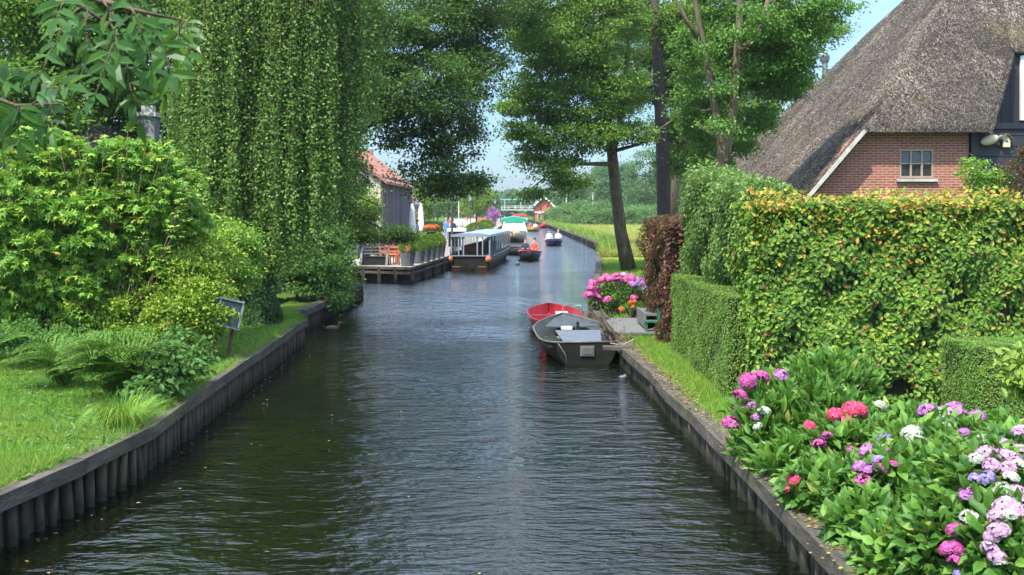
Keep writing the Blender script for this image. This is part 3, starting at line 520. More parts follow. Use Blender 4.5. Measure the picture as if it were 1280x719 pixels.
# yellow-green privet mass
tree('privet_bush', 'broad yellow green bush between the maples and the leaning board', 'bush', (-5.6, 18.4, .5), [([(-5.6, 18.4, .4), (-5.4, 18.4, 1.5)], [.05, .02]), ([(-5.8, 18.5, .4), (-6.3, 18.4, 1.6)], [.05, .02]), ([(-5.5, 18.3, .4), (-4.9, 18.2, 1.4)], [.04, .015])],
     [BL(215, 345, 18.5, 65, 36, .7), BL(165, 345, 18.8, 50, 34, .7), BL(240, 385, 18.0, 45, 40, .6), BL(180, 400, 18.2, 55, 40, .6), BL(215, 420, 17.8, 45, 30, .5), BL(250, 365, 19, 22, 26, .5), BL(120, 405, 18, 40, 40, .5), BL(250, 320, 19, 40, 24, .5)], 520, 70000, .062, .19, 'privet_leaf', 'twig', limb_r=.015, sides=6)
tree('elder_bush', 'green bush with small leaves beside the leaning board', 'bush', (-5.6, 21, .5), [([(-5.6, 21, .4), (-5.5, 21, 1.5)], [.05, .02])],
     [BL(255, 300, 21, 45, 30, .8), BL(282, 345, 21, 28, 30, .6), BL(300, 320, 22, 25, 40, .5)], 120, 20000, .07, .25, 'maple_leaf', 'twig')
tree('berberis_bush', 'low reddish green shrub below the bush by the fern', 'bush', (-6.7, 16.9, .5), [([(-6.7, 16.9, .4), (-6.7, 16.9, .9)], [.03, .01])], [BL(90, 430, 16.8, 45, 20, .5), BL(20, 425, 17, 30, 22, .4)], 60, 9000, .05, .16, 'shrub_leaf', 'twig')
# fern
def fern(label, base, nf, length, lift):
    t = thing('fern', label, 'fern', base); stems = []; LP, LA, LN, LL = [], [], [], []
    for i in range(nf):
        a = rng.random()*2*PI; l = length*(.65+.5*rng.random()); el_ = lift*(.6+.6*rng.random()); K = 26; s = np.linspace(0, 1, K)
        x = l*s*np.cos(a)*(.3+.5*s); y = l*s*np.sin(a)*(.3+.5*s); z = l*el_*(s*1.35-.85*s**2.2); pts = np.stack([x, y, z], 1); stems.append((pts, np.linspace(.006, .002, K)))
        tg = norm(np.gradient(pts, axis=0)); sd_ = norm(np.cross(tg, [0, 0, 1.]))
        for sg in (-1, 1):
            for k in range(3, K):
                ll = l*.3*math.sin(PI*min(1, .14+s[k]*.84))**.8
                m_ = 6
                for j in range(1, m_+1):
                    u = j/m_; LP.append(pts[k]+(sd_[k]*sg+tg[k]*.35)*ll*u); LA.append(sd_[k]*sg*.4+tg[k]*(1 if j % 2 else -.8)+rng.normal(size=3)*.15); LN.append(np.cross(tg[k], sd_[k])+rng.normal(size=3)*.2); LL.append(.075*(1-.5*u)*(.4+ll*2.5))
    link('stem', tubes('stem', stems, 5), t, 'fern_leaf'); link('frond', leaf_mesh('frond', np.array(LP), np.array(LA), np.array(LN), np.array(LL), np.array(LL)*.5, DIAMOND), t, 'fern_leaf'); return t
fern('large spreading fern on the lawn edge in front of the bushes', (-5.1, 14.2, .5), 38, 1.05, 1.35)
fern('second smaller fern close behind the large one', (-6.2, 15.2, .5), 26, 1.0, 1.2)
tree('hosta_plant', 'dark broad leaved plant overhanging the bank wall beside the fern', 'plant', (-4.75, 14.3, .5), [([(-4.75, 14.3, .4), (-4.7, 14.3, .8)], [.02, .01])],
     [BL(205, 470, 14.2, 28, 34, .35), BL(180, 500, 13.6, 22, 20, .25), BL(225, 440, 15, 26, 26, .4)], 80, 4200, .1, .16, 'shrub_leaf', 'twig', tpl=LEAF)
# tilted board on two stakes
t = thing('notice_board', 'weathered grey board seen from behind on two leaning stakes', 'sign', (-4.75, 18.0, .5), R(28))
tl = Matrix.Rotation(R(15), 4, 'Y') @ Matrix.Rotation(R(-8), 4, 'X')
b = MB(); b.box((.1, 0, .79), (.37, .05, .43), rot=tl, bev=.008); pn = b.build('panel', 'sign_back', t)
b = MB()
for sx_ in (-.19, .19): b.box((.1+sx_, -.02, .79+(-sx_*.15)), (.03, .1, .45), rot=tl)
b.box((.135, -.02, 1.01), (.41, .1, .03), rot=tl); b.box((.065, -.02, .57), (.41, .1, .03), rot=tl); b.build('frame', 'grey_metal', pn)
for x0, x1 in ((-.2, .0), (.08, .22)):
    b = MB(); b.bar((x0, .03, -.1), (x1, .04, .8), .045, .045); b.build('stake', 'rust', t)

# ash branches overhead
tr = (-3.6, 2.6, .5)
t = thing('ash_tree', 'ash branches with long pinnate leaves hanging into the top left corner', 'tree', tr); B = np.array(tr)
br = [([(-3.6, 2.6, .4), (-3.6, 2.6, 2.5), (-3.3, 2.7, 4.6), (-3, 2.8, 6)], [.16, .14, .1, .06])]
def pxl(lst, Y): return [tuple(P(a, b_, Y)) for a, b_ in lst]
ends = []
brs = [pxl([(-320, -330), (-60, -130), (60, -20), (100, 6), (152, 42)], 3.3), pxl([(60, -20), (130, 2), (165, 12), (230, 26)], 3.4), pxl([(-320, -120), (-120, 60), (-20, 118), (20, 132), (75, 130)], 3.6), pxl([(-60, -130), (80, -60), (180, -30), (240, -5)], 3.1)]
for q in brs: br.append((q, np.linspace(.014, .003, len(q))))
br[1] = (brs[0], np.array([.05, .02, .009, .006, .004]))
LP, LA, LN, LL = [], [], [], []
def pinnate(p0, p1, n_, ll, droop=.05):
    pts = curve(p0, p1, 9, droop*.5, .003); br.append((pts, np.linspace(.003, .0012, 9))); tg = norm(np.gradient(pts, axis=0))
    pn_ = norm(np.array([rng.normal()*.5, -1, .7+rng.normal()*.4])); s = np.linspace(.25, .97, n_)
    for u in s:
        q = np.array([np.interp(u*8, np.arange(9), pts[:, k]) for k in range(3)]); tgq = tg[min(8, int(u*8))]; sd_ = norm(np.cross(pn_, tgq))
        for sg in (-1, 1): LP.append(q); LA.append(sd_*sg+tgq*.75+rng.normal(size=3)*.12); LN.append(pn_+rng.normal(size=3)*.25); LL.append(ll*(.8+.3*rng.random())*(1.1-.25*abs(u-.5)))
    LP.append(pts[-1]); LA.append(tg[-1]); LN.append(pn_); LL.append(ll)
spec = [((100, 10), (50, 95)), ((110, 12), (100, 140)), ((152, 42), (118, 120)), ((152, 42), (165, 128)), ((165, 12), (190, 90)), ((165, 12), (205, 60)), ((230, 26), (205, 120)), ((230, 26), (235, 70)), ((130, 2), (150, 80)), ((120, 20), (70, 60)),
        ((20, 132), (25, 175)), ((75, 130), (50, 160)), ((0, 125), (15, 100)), ((40, 131), (85, 110)), ((-20, 118), (0, 160)), ((90, 0), (70, 25)), ((200, 10), (180, 60)), ((185, 18), (215, 95)), ((152, 42), (142, 90)), ((60, 131), (66, 165)), ((90, -10), (120, 70)), ((180, -30), (160, 40)), ((140, 15), (175, 150))]
for (a, b_), (c_, d_) in spec:
    Yv = 3.1+rng.random()*.7; pinnate(P(a, b_, Yv), P(c_, d_, Yv+rng.normal()*.1), 5, .068+.02*rng.random())
link('trunk', tubes('trunk', [(np.array([tuple(q) for q in p_])-B, r_) for p_, r_ in br], 8), t, 'pale_bark')
link('crown', leaf_mesh('crown', np.array(LP)-B, np.array(LA), np.array(LN), np.array(LL), np.array(LL)*.38, LEAF), t, 'ash_leaf')

# duck and floating bits
def duck(label, loc, rz):
    t = thing('duck', label, 'duck', loc, rz); b = MB(); b.ball((0, 0, .04), .1, (1.7, .85, .7), 14); b.ball((.16, 0, .1), .035, (1, .8, 1.8), 10); b.ball((.19, 0, .17), .042, (1.15, .9, .95), 12); b.bar((-.14, 0, .06), (-.22, 0, .1), .05, .02)
    b.build('body', 'duck_feather', t); b = MB(); b.box((.245, 0, .165), (.06, .028, .012), bev=.004); b.build('beak', 'buoy_orange', t); return t
duck('brown duck swimming near the left bank wall', (PX(415, 27.4), 27.4, 0), R(15))
b = MB(); b.ball((0, 0, .01), .06, (1.3, .8, .5), 10); b.ball((.04, .03, .03), .035, (1, 1, .7), 8); o_ = b.build('floating_buoy', 'boat_light', None); o_.location = (1.98, 19.6, 0); tag(o_, 'small white float on the water under the plank jetty', 'float')
b = MB(); b.ball((0, 0, .06), .13, (1, 1, 1), 10); b.cone((0, 0, .15), .04, .02, .14, 8); o_ = b.build('mooring_buoy', 'green_plastic', None); o_.location = (PX(647, 59.5), 59.5, 0); tag(o_, 'small dark green buoy floating ahead of the red sloop', 'buoy')

# ---------------------------------------------------------------- right bank hedges
def hedge(name, label, x0, x1, y0, y1, z1, n, leaf, mt, cat='hedge', top_mt=None, ntop=0, faces='FLT', depth=.22, core=.16, wavy=.1, tpl=DIAMOND, asp=.7, z0=.36, slope=0, gap=0):
    t = thing(name, label, cat, (x0, y0, z0)); h = z1-z0; lx = x1-x0; ly = y1-y0
    b = MB(); b.box((lx/2, ly/2, h/2-core/2), (lx-2*core, ly-2*core, h-core)); b.build('branches', 'hedge_core', t)  # solid dark box, no real branches; its colour stands for shade in leaf gaps
    A = {'F': lx*h, 'L': ly*h, 'T': lx*ly, 'R': ly*h, 'B': lx*h}; tot = sum(A[f] for f in faces); ps, ns = [], []
    for f in faces:
        k = int(n*A[f]/tot); u = rng.random(k); v_ = rng.random(k); d = rng.random(k)**1.3*depth
        if f == 'F': q = np.column_stack([u*lx, d, v_*h]); nn = (0, -1, .25)
        elif f == 'B': q = np.column_stack([u*lx, ly-d, v_*h]); nn = (0, 1, .25)
        elif f == 'L': q = np.column_stack([d, u*ly, v_*h]); nn = (-1, 0, .25)
        elif f == 'R': q = np.column_stack([lx-d, u*ly, v_*h]); nn = (1, 0, .25)
        else: q = np.column_stack([u*lx, v_*ly, h-d]); nn = (0, 0, 1)
        ps.append(q); ns.append(np.tile(nn, (k, 1)))
    ps = np.concatenate(ps); ns = np.concatenate(ns).astype(float)
    wv = wavy*(np.sin(ps[:, 0]*3.1+ps[:, 2]*2.3+.7)*np.sin(ps[:, 1]*2.7+ps[:, 2]*3.7)+.6*np.sin(ps[:, 0]*7.3-ps[:, 2]*6.1+ps[:, 1]*5.3))
    ps += ns*wv[:, None]; N = len(ps)
    k_ = rng.random(N) > gap*(np.sin(ps[:, 0]*2.3+1.1*ps[:, 2]+ps[:, 1])*np.sin(ps[:, 2]*3.7-ps[:, 0]*1.3) > .78)+.6*(np.sin(ps[:, 0]*5.3+2*ps[:, 2])*np.sin(ps[:, 2]*6.1-ps[:, 0]*2+ps[:, 1]*4) > .55)
    ps = ps[k_]; ns = ns[k_]; N = len(ps); ps[:, 2] *= 1+slope*ps[:, 1]/h
    ax = np.cross(ns, rdir(N))*1.0+ns*.35+np.array([0, 0, -.45]); nn = ns*1.0+rdir(N)*.65+np.array([0, 0, .35])
    link('foliage', leaf_mesh('foliage', ps, ax, nn, leaf*(.7+.6*rng.random(N)), leaf*asp, tpl), t, mt)
    if top_mt:
        k = ntop; q = np.column_stack([rng.random(k)*lx, rng.random(k)**2*ly, h-.12+rng.random(k)**2*.3])
        q[:, 2] += .07*np.sin(q[:, 0]*3.3+1)*np.sin(q[:, 0]*1.2+.4); m2 = rng.random(k) < .35; q[m2, 1] = -.06+rng.random(m2.sum())*.1; q[m2, 2] -= rng.random(m2.sum())**2.5*.8; q[:, 2] += slope*q[:, 1]
        link('shoots', leaf_mesh('shoots', q, np.column_stack([rng.normal(size=(k, 2))*.7, np.ones(k)*.5]), rdir(k)+np.array([0, -.7, .6]), leaf*(.6+.6*rng.random(k)), leaf*asp*.9, tpl), t, top_mt)
    return t
BX = 3.15
hedge('beech_hedge', 'big square beech hedge with orange tinged top on the right bank', BX, 7.6, 14.3, 15.6, 3.06, 76000, .078, 'beech_leaf', top_mt='beech_top_leaf', ntop=3000, depth=.3, tpl=LEAF, wavy=.075, gap=.75)
hedge('hornbeam_hedge', 'tall loose pale green hedge behind the low clipped one', 3.3, 4.0, 15.7, 21.2, 3.2, 62000, .07, 'hornbeam_leaf', top_mt='hornbeam_leaf', ntop=2600, depth=.4, wavy=.16, faces='FLTB', slope=.1)
hedge('low_hedge', 'low neatly clipped green hedge beside the grass verge', 2.95, 3.36, 15.0, 20.3, 1.82, 60000, .035, 'clipped_leaf', depth=.09, core=.06, wavy=.02, faces='FLTB', asp=.5)
hedge('copper_beech_hedge', 'narrow dark red copper beech hedge end beside the wooden landing', 3.0, 4.1, 21.3, 25.2, 2.78, 20000, .085, 'copper_leaf', depth=.3, wavy=.12)
hedge('box_hedge', 'small clipped box hedge block at the right edge before the beech hedge', 5.15, 6.4, 12.2, 13.2, 1.48, 42000, .026, 'clipped_leaf', depth=.06, core=.05, wavy=.015, faces='FLT', asp=.6)
tree('spindle_shrub', 'bright light green shrub at the right edge over the box hedge', 'shrub', (5.45, 11.3, .5), [([(5.45, 11.3, .4), (5.45, 11.3, 1.2)], [.03, .01])], [BL(1290, 465, 11.3, 24, 30, .25)], 34, 900, .11, .14, 'bright_leaf', 'twig', tpl=LEAF)

# hydrangeas
def bloom_mesh(name, r, n_=150):
    d = rdir(n_*2); d = d[d[:, 2] > -.35][:n_]; k = len(d); P0 = d*r*np.array([1, 1, .8]); LP, LA, LN = [], [], []
    for i in range(k):
        n_v = norm(d[i]+rng.normal(size=3)*.18); a = norm(np.cross(n_v, rng.normal(size=3))); b_ = np.cross(n_v, a)
        for q in (a, b_, -a, -b_): LP.append(P0[i]); LA.append(q+n_v*.25); LN.append(n_v)
    N_ = len(LP); me = leaf_mesh(name, np.array(LP), np.array(LA), np.array(LN), r*.24, r*.24, ([(0, 0, 0), (.6, .55, .02), (1, 0, 0), (.6, -.55, .02)], [(0, 1, 2, 3)]), np.repeat(rng.random(k), 4)); return me
BM_ = {}
def bloom(mt, parent, pos, s):
    key = (mt, rng.integers(3))
    if key not in BM_: me = bloom_mesh('flower_head', 1.0); me.materials.append(M[mt]); BM_[key] = me
    o_ = bpy.data.objects.new('flower_head', BM_[key]); col.objects.link(o_); o_.parent = parent; o_.location = pos; o_.scale = (s, s, s*.92); o_.rotation_euler = (rng.normal()*.35, rng.normal()*.35, rng.random()*6.3); return o_
def bush(name, label, blobs, nl, leaf, mt, blooms, asp=.55, base=None, up=.35, tpl=LEAF, dens=.5):
    c0 = blobs[0][0]; base = Vector(base or (c0[0], c0[1], .5)); t = thing(name, label, 'flowering shrub' if blooms else 'shrub', base); B = np.array(tuple(base)); LP, LD = [], []
    w = np.array([b_[1][0]*b_[1][2]*1. for b_ in blobs]); w /= w.sum()
    for (c, r), ww in zip(blobs, w):
        k = int(nl*ww); d = rdir(k); rr = 1-rng.random(k)**1.8*.55
        LP.append(np.array(tuple(c))+d*np.array(r)*rr[:, None]); LD.append(d)
    LP = np.concatenate(LP); LD = np.concatenate(LD); k_ = (LP[:, 2] > .42) & ((LP[:, 0] > inlineR(LP[:, 1])-.06) | (LP[:, 1] > 20)); LP = LP[k_]; LD = LD[k_]; N = len(LP)
    wv = .06*np.sin(LP[:, 0]*9+LP[:, 2]*7)*np.sin(LP[:, 1]*8+1); LP += LD*wv[:, None]
    ax = LD*.7+rng.normal(size=(N, 3))*.5+np.array([0, 0, up]); nn = LD*.5+np.array([0, -.15, 1.])+rng.normal(size=(N, 3))*.4
    link('foliage', leaf_mesh('foliage', LP-B, ax, nn, leaf*(.6+.6*rng.random(N)), leaf*asp, tpl), t, mt)
    st = [(curve((rng.normal()*.12, rng.normal()*.12, -.1), LP[rng.integers(N)]-B, 6, .02, .02), np.linspace(.012, .004, 6)) for _ in range(40)]
    link('stem', tubes('stem', st, 5), t, 'twig')
    for (px, py, Y, rpx, m_) in blooms: 
        d = P(px, py, 1.0)-cam.location; o_ = cam.location; ts = []
        for c, r in blobs:
            q = (o_-Vector(c)); A = sum((d[k]/r[k])**2 for k in range(3)); B_ = 2*sum(d[k]*q[k]/r[k]**2 for k in range(3)); C_ = sum((q[k]/r[k])**2 for k in range(3))-1.0
            D_ = B_*B_-4*A*C_
            if D_ > 0: ts.append((-B_-math.sqrt(D_))/(2*A))
        Yb = min(ts) if ts else Y
        bloom(m_, t, P(px, py, Yb-.05)-base, rpx*Yb/F*1.2)
    return t
mg, rd_, mv, bl, pp, wh, pk = 'magenta_petal', 'red_petal', 'mauve_petal', 'blue_petal', 'pale_pink_petal', 'white_petal', 'pink_petal'
bush('hydrangea_bush', 'leafy hydrangea with magenta heads on its canal side nearest the verge', [BL(1000, 520, 11.6, 80, 42, .7), BL(950, 550, 11.3, 42, 46, .4), BL(1040, 482, 12.0, 55, 30, .5), BL(985, 590, 10.7, 55, 34, .4)], 5200, .19, 'hydrangea_leaf',
     [(935, 476, 11.4, 9, mg), (952, 471, 11.5, 8, mg), (977, 470, 11.5, 8, mv), (925, 496, 11.3, 8, mg), (940, 489, 11.3, 7, mg), (914, 529, 11.1, 9, mg), (921, 512, 11.2, 6, mg), (931, 512, 11.2, 5, mg), (942, 508, 11.2, 6, mv), (945, 522, 11.1, 5, mv), (955, 515, 11.1, 7, wh), (947, 533, 11.0, 5, wh)], asp=.34, up=.9)
bush('hydrangea_bush', 'hydrangea with raspberry red heads in the middle of the flower bed', [BL(1060, 575, 10.4, 62, 50, .5), BL(1025, 620, 9.6, 50, 42, .35), BL(1095, 555, 10.8, 45, 40, .5), BL(1060, 640, 9.2, 45, 40, .3)], 4600, .14, 'hydrangea_leaf',
     [(1012, 532, 10.2, 6, rd_), (1043, 518, 10.4, 8, rd_), (1054, 526, 10.3, 9, rd_), (1065, 512, 10.5, 10, rd_), (1076, 513, 10.5, 8, rd_), (1072, 520, 10.4, 7, rd_), (992, 600, 9.6, 7, rd_), (987, 611, 9.5, 7, rd_), (1034, 545, 10.1, 6, mg), (1024, 556, 10, 7, mg), (1064, 565, 9.9, 6, mg), (1048, 588, 9.8, 6, mg), (1101, 507, 10.8, 6, wh)])
bush('hydrangea_bush', 'hydrangea with mauve and lilac blue heads low over the bank edge', [BL(1110, 625, 9.0, 65, 60, .5), BL(1085, 670, 8.5, 45, 50, .3), BL(1150, 585, 9.4, 55, 50, .5), BL(1130, 700, 7.9, 50, 50, .3), BL(1180, 610, 8.8, 45, 50, .4)], 5200, .14, 'hydrangea_leaf',
     [(1088, 566, 8.9, 11, mv), (1103, 566, 8.9, 8, mv), (1109, 552, 9, 9, bl), (1076, 584, 8.8, 8, mv), (1090, 588, 8.8, 9, mv), (1080, 602, 8.7, 9, mg), (1102, 586, 8.8, 8, mg), (1098, 576, 8.8, 7, bl), (1117, 580, 9, 5, mg), (1139, 543, 9.1, 11, wh), (1145, 553, 9, 10, wh)])
bush('hydrangea_bush', 'hydrangea with broad pink heads behind the others against the beech hedge', [BL(1180, 560, 10.6, 75, 38, .5), BL(1230, 555, 10.8, 60, 30, .5), BL(1140, 548, 10.8, 40, 32, .4), BL(1200, 570, 9.8, 60, 40, .4)], 3800, .14, 'hydrangea_leaf',
     [(1140, 515, 10.8, 9, mv), (1163, 517, 10.4, 12, mv), (1181, 519, 10.3, 11, pp), (1190, 514, 10.4, 11, mv), (1198, 520, 10.3, 9, mv), (1222, 521, 10.5, 8, mv), (1180, 535, 10.2, 7, wh), (1205, 541, 10.2, 6, mv), (1187, 527, 10.2, 9, mv)])
bush('hydrangea_bush', 'hydrangea crowded with pale pink and white heads in the bottom right corner', [BL(1230, 620, 8.0, 75, 60, .5), BL(1270, 585, 8.4, 50, 40, .5), BL(1190, 690, 7.6, 55, 60, .35), BL(1265, 690, 7.3, 60, 60, .35)], 5000, .13, 'hydrangea_leaf',
     [(1221, 551, 8.1, 9, wh), (1238, 553, 8.0, 8, wh), (1252, 557, 7.9, 10, pp), (1262, 561, 7.9, 10, pp), (1232, 568, 7.9, 10, pp), (1240, 582, 7.8, 9, pp), (1254, 571, 7.8, 11, pp), (1266, 575, 7.8, 11, pp), (1220, 574, 7.9, 8, wh), (1276, 540, 8.2, 9, pp), (1274, 583, 7.8, 8, wh),
      (1222, 600, 7.7, 9, bl), (1233, 598, 7.7, 9, bl), (1213, 619, 7.6, 11, mv), (1214, 649, 7.5, 11, wh), (1252, 612, 7.6, 9, wh), (1264, 597, 7.7, 8, wh), (1268, 617, 7.5, 10, pp), (1256, 635, 7.4, 13, pp), (1272, 640, 7.4, 11, pp), (1246, 646, 7.4, 9, pp), (1262, 644, 7.4, 9, wh), (1248, 664, 7.3, 11, pp), (1240, 671, 7.3, 8, pp), (1238, 688, 7.2, 10, pp), (1246, 696, 7.2, 9, pp), (1250, 703, 7.2, 7, wh),
      (1196, 664, 7.5, 10, mg), (1196, 686, 7.3, 9, mg), (1185, 686, 7.35, 9, mg), (1194, 700, 7.3, 8, mg), (1202, 719, 7.2, 8, bl), (1243, 565, 7.85, 8, pp), (1276, 565, 7.9, 9, pp), (1259, 586, 7.75, 9, pp), (1278, 625, 7.4, 10, pp)])
bush('hydrangea_bush', 'rounded bright pink hydrangea by the water beyond the wooden landing', [BL(770, 372, 27, 34, 17, .5), BL(798, 378, 27, 20, 18, .4)], 2600, .1, 'hydrangea_leaf',
     [(741, 354, 26.6, 4.5, pk), (752, 351, 26.6, 5, pk), (763, 350, 26.7, 5, pk), (774, 351, 26.7, 4.5, mg), (783, 350, 26.8, 5, pk), (790, 348, 26.8, 5, pk), (742, 364, 26.5, 5, pk), (736, 369, 26.5, 5, pk), (744, 370, 26.5, 5, pk), (748, 373, 26.4, 4, pk), (759, 375, 26.3, 4.5, pk), (793, 372, 26.3, 4.5, pk), (797, 357, 26.5, 5, bl), (805, 354, 26.5, 5, mv), (800, 351, 26.6, 5, mv), (791, 356, 26.5, 5, mv), (733, 371, 26.5, 3.5, mg), (747, 363, 26.5, 4.5, pk), (758, 347, 26.9, 5, pk), (770, 346, 26.9, 4.5, pk), (806, 361, 26.4, 4, bl), (738, 361, 26.5, 4, pk), (780, 345, 27, 4.5, pp)])
bush('geranium_plant', 'small red orange flowers at the foot of the pink hydrangea', [BL(792, 384, 25.8, 14, 5, .2)], 260, .07, 'hydrangea_leaf', [(788, 378, 25.7, 2.5, 'orange_petal'), (793, 377, 25.7, 2.5, 'orange_petal'), (791, 384, 25.6, 2.5, 'orange_petal'), (777, 387, 25.4, 3.4, 'orange_petal')])

# landing, plank, box on the landing
t = thing('wooden_landing', 'flat grey wooden landing between the verge and the moored boats', 'landing', (2.15, 22.4, .42))
for k in range(11):
    b = MB(); b.box((.52, .15+k*.27, .05), (1.1, .255, .05), rz=rng.normal()*.006, bev=.006); b.build('plank', 'dock_wood', t)
b = MB(); b.box((-.06, 1.4, .0), (.1, 3.1, .14)); b.build('edge_beam', 'pile_wood', t)
t = thing('plank_jetty', 'short weathered plank sticking out over the water beside the grey boat', 'jetty', (2.1, 20.6, .3))
b = MB(); b.box((-.02, 0, .1), (.75, .26, .07), rz=R(-4), bev=.01); b.build('plank', 'old_wood', t); b = MB(); b.box((.05, 0, -.3), (.1, .1, .72)); b.build('post', 'pile_wood', t)
t = thing('garden_bench', 'low grey wooden bench at the back of the landing', 'bench', (3.0, 23.6, .55))
b = MB(); b.box((0, 0, .25), (.45, 1.3, .05)); b.build('seat', 'dock_wood', t); b = MB(); b.box((-.22, 0, .14), (.04, 1.4, .3)); b.build('side_panel', 'dock_wood', t)
for y_ in (-.55, .55): b = MB(); b.box((.1, y_, .11), (.1, .1, .22)); b.build('leg', 'dock_wood', t)
t = thing('garden_chair', 'small green plastic chair beside the bench on the landing', 'chair', (2.88, 22.6, .5))
b = MB(); b.box((0, 0, .2), (.3, .28, .03)); b.build('seat', 'green_plastic', t); b = MB(); b.box((.14, 0, .34), (.03, .28, .26)); b.build('backrest', 'green_plastic', t)
for x_, y_ in ((-.12, -.11), (-.12, .11), (.12, -.11), (.12, .11)): b = MB(); b.box((x_, y_, .09), (.03, .03, .19)); b.build('leg', 'green_plastic', t)
N = 600; X = 1.95+rng.random(N)*.5; Y = 21.3+rng.random(N)*6; o_ = link('dry_weeds', leaf_mesh('dry_weeds', np.column_stack([X-.02, Y, np.full(N, .42)]), np.column_stack([rng.normal(size=N)*.6-.3, rng.normal(size=N)*.5, np.ones(N)*.7]), rdir(N), .06+.12*rng.random(N), .03, BLADE), None, 'twig'); tag(o_, 'dry brown weeds trailing over the bank beside the boats', 'weeds', kind='stuff')

# ---------------------------------------------------------------- boats
def hull_mesh(Lh, B, rim, bottom=-.12, transom=.62, bowrise=.25, sternrise=.06, flare=.68, thick=.035, floor=.08, n_=18, full=.5, pointed=1):
    """stern at y=0, bow at y=L; returns mesh and the two rim lines"""
    S = []
    rl, rr_ = [], []
    for i in range(n_+1):
        t_ = i/n_
        if t_ < full: bb = transom+(1-transom)*math.sin(PI/2*min(1, t_/(full*.75)))
        else: u = (t_-full)/(1-full); bb = math.cos(PI/2*u**1.35)**.85 if u < 1 else 0
        bb = max(bb, .025)*B/2; z = rim+bowrise*t_**2.6+sternrise*(1-min(1, t_*3.5))**2
        zb = bottom+max(0, (t_-.72)/.28)**2*(rim+bowrise-bottom)*.55; yy = Lh*t_; rake = .0
        fl = flare*(1-.45*max(0, t_-.5)*2); th = min(thick, bb*.6)
        o = [(-bb, z), (-bb*(.55+.45*fl)*1.02, zb+(z-zb)*.42), (-bb*fl*.95, zb+.03), (0, zb), (bb*fl*.95, zb+.03), (bb*(.55+.45*fl)*1.02, zb+(z-zb)*.42), (bb, z)]
        fz = max(floor, zb+.05); k = (fz-zb)/(z-zb); wi = max(bb*(fl*.95+(1-fl*.95)*k)-th*1.5, .004)
        inn = [(bb-th, z), (wi, fz), (0, fz-.01), (-wi, fz), (-(bb-th), z)]
        S.append([(x_, yy, z_) for x_, z_ in o+inn]); rl.append((-bb, yy, z)); rr_.append((bb, yy, z))
    b = MB(); rows = [[b.bm.verts.new(v_) for v_ in s] for s in S]; k = len(rows[0])
    for i in range(n_):
        for j in range(k): f = b.bm.faces.new((rows[i][j], rows[i][(j+1) % k], rows[i+1][(j+1) % k], rows[i+1][j])); f.smooth = j in (0, 1, 2, 3, 4, 5); f.material_index = 1 if 6 <= j <= 10 else 0
    b.bm.faces.new(rows[0][:7]);
    # inside face of the transom
    s0 = S[0]; y_ = thick
    b.poly([(s0[j][0], y_, s0[j][2]) for j in range(7, 12)]); b.bm.faces.ensure_lookup_table(); b.bm.faces[-1].material_index = 1; b.poly([(s0[0][0], 0, s0[0][2]), (s0[6][0], 0, s0[6][2]), (s0[7][0], y_, s0[7][2]), (s0[11][0], y_, s0[11][2])])
    b.bm.faces.new(rows[-1][:7])
    return b, rl, rr_
def boat(name, label, cat, loc, rz, Lh, B, rim, mt, rim_mt, inner=None, group=None, **kw):
    t = thing(name, label, cat, loc, rz, group); b, rl, rr_ = hull_mesh(Lh, B, rim, **kw); h_ = b.build('hull', mt, t)
    h_.data.materials.append(M[inner or mt])
    link('rub_rail', tubes('rub_rail', [(rl, .022), (rr_, .022), ([rl[0], rr_[0]], .02)], 8), t, rim_mt); return t, rl, rr_
# grey boat in front
t, rl, rr_ = boat('moored_boat', 'weathered dark grey rowing boat with square stern moored at the plank jetty', 'boat', (1.45, 21.2, 0), R(3), 4.6, 1.68, .36, 'boat_dark', 'boat_rim', 'boat_grey', transom=.72, bowrise=.2, sternrise=.08, flare=.6, floor=.05)
b = MB(); b.prism([(-.66, 1.9, .27), (.66, 1.9, .27), (.62, 2.2, .27), (-.62, 2.2, .27)], (0, 0, .03)); b.build('thwart', 'boat_light', t)
b = MB(); b.prism([(-.36, .3, .3), (.32, .3, .3), (.47, 1.6, .47), (-.47, 1.6, .47)], (0, .01, .025)); b.build('slanted_cover', 'boat_light', t)
b = MB(); b.prism([(-.7, .12, .3), (-.38, .3, .28), (-.49, 1.6, .4), (-.76, 1.6, .3)], (0, 0, .02)); b.prism([(.7, .12, .3), (.34, .3, .28), (.49, 1.6, .4), (.76, 1.6, .3)], (0, 0, .02)); b.build('side_deck', 'boat_dark', t)
b = MB(); b.prism([(-.56, 3.1, .39), (.56, 3.1, .39), (.3, 4.0, .47), (0, 4.55, .53), (-.3, 4.0, .47)], (0, 0, .025)); b.build('foredeck', 'boat_grey', t)
b = MB(); b.box((0, -.03, .27), (.27, .03, .2), bev=.006); b.build('plate', 'sign_back', t); b = MB(); b.box((0, -.05, .27), (.21, .012, .13), bev=.003); b.build('plate_panel', 'boat_rim', t)
b = MB(); b.box((-.1, 2.9, .4), (.24, .16, .07), bev=.01); b.build('white_box', 'white_paint', t)
b = MB(); b.box((.1, 2.5, .42), (.1, .1, .12)); b.cone((.1, 2.5, .46), .03, .03, .12, 8); b.build('bollard', 'black_paint', t)
link('strap', tubes('strap', [([(-.56, .0, .42), (-.42, -.012, .2), (-.37, -.012, -.05)], .012)], 6), t, 'boat_rim')
t, rl, rr_ = boat('moored_boat', 'dark red open boat moored behind the grey rowing boat', 'boat', (1.2, 26.5, 0), R(3), 3.7, 1.4, .3, 'boat_red', 'boat_red', 'boat_red', transom=.8, bowrise=.12, sternrise=.02, flare=.7, floor=.05)
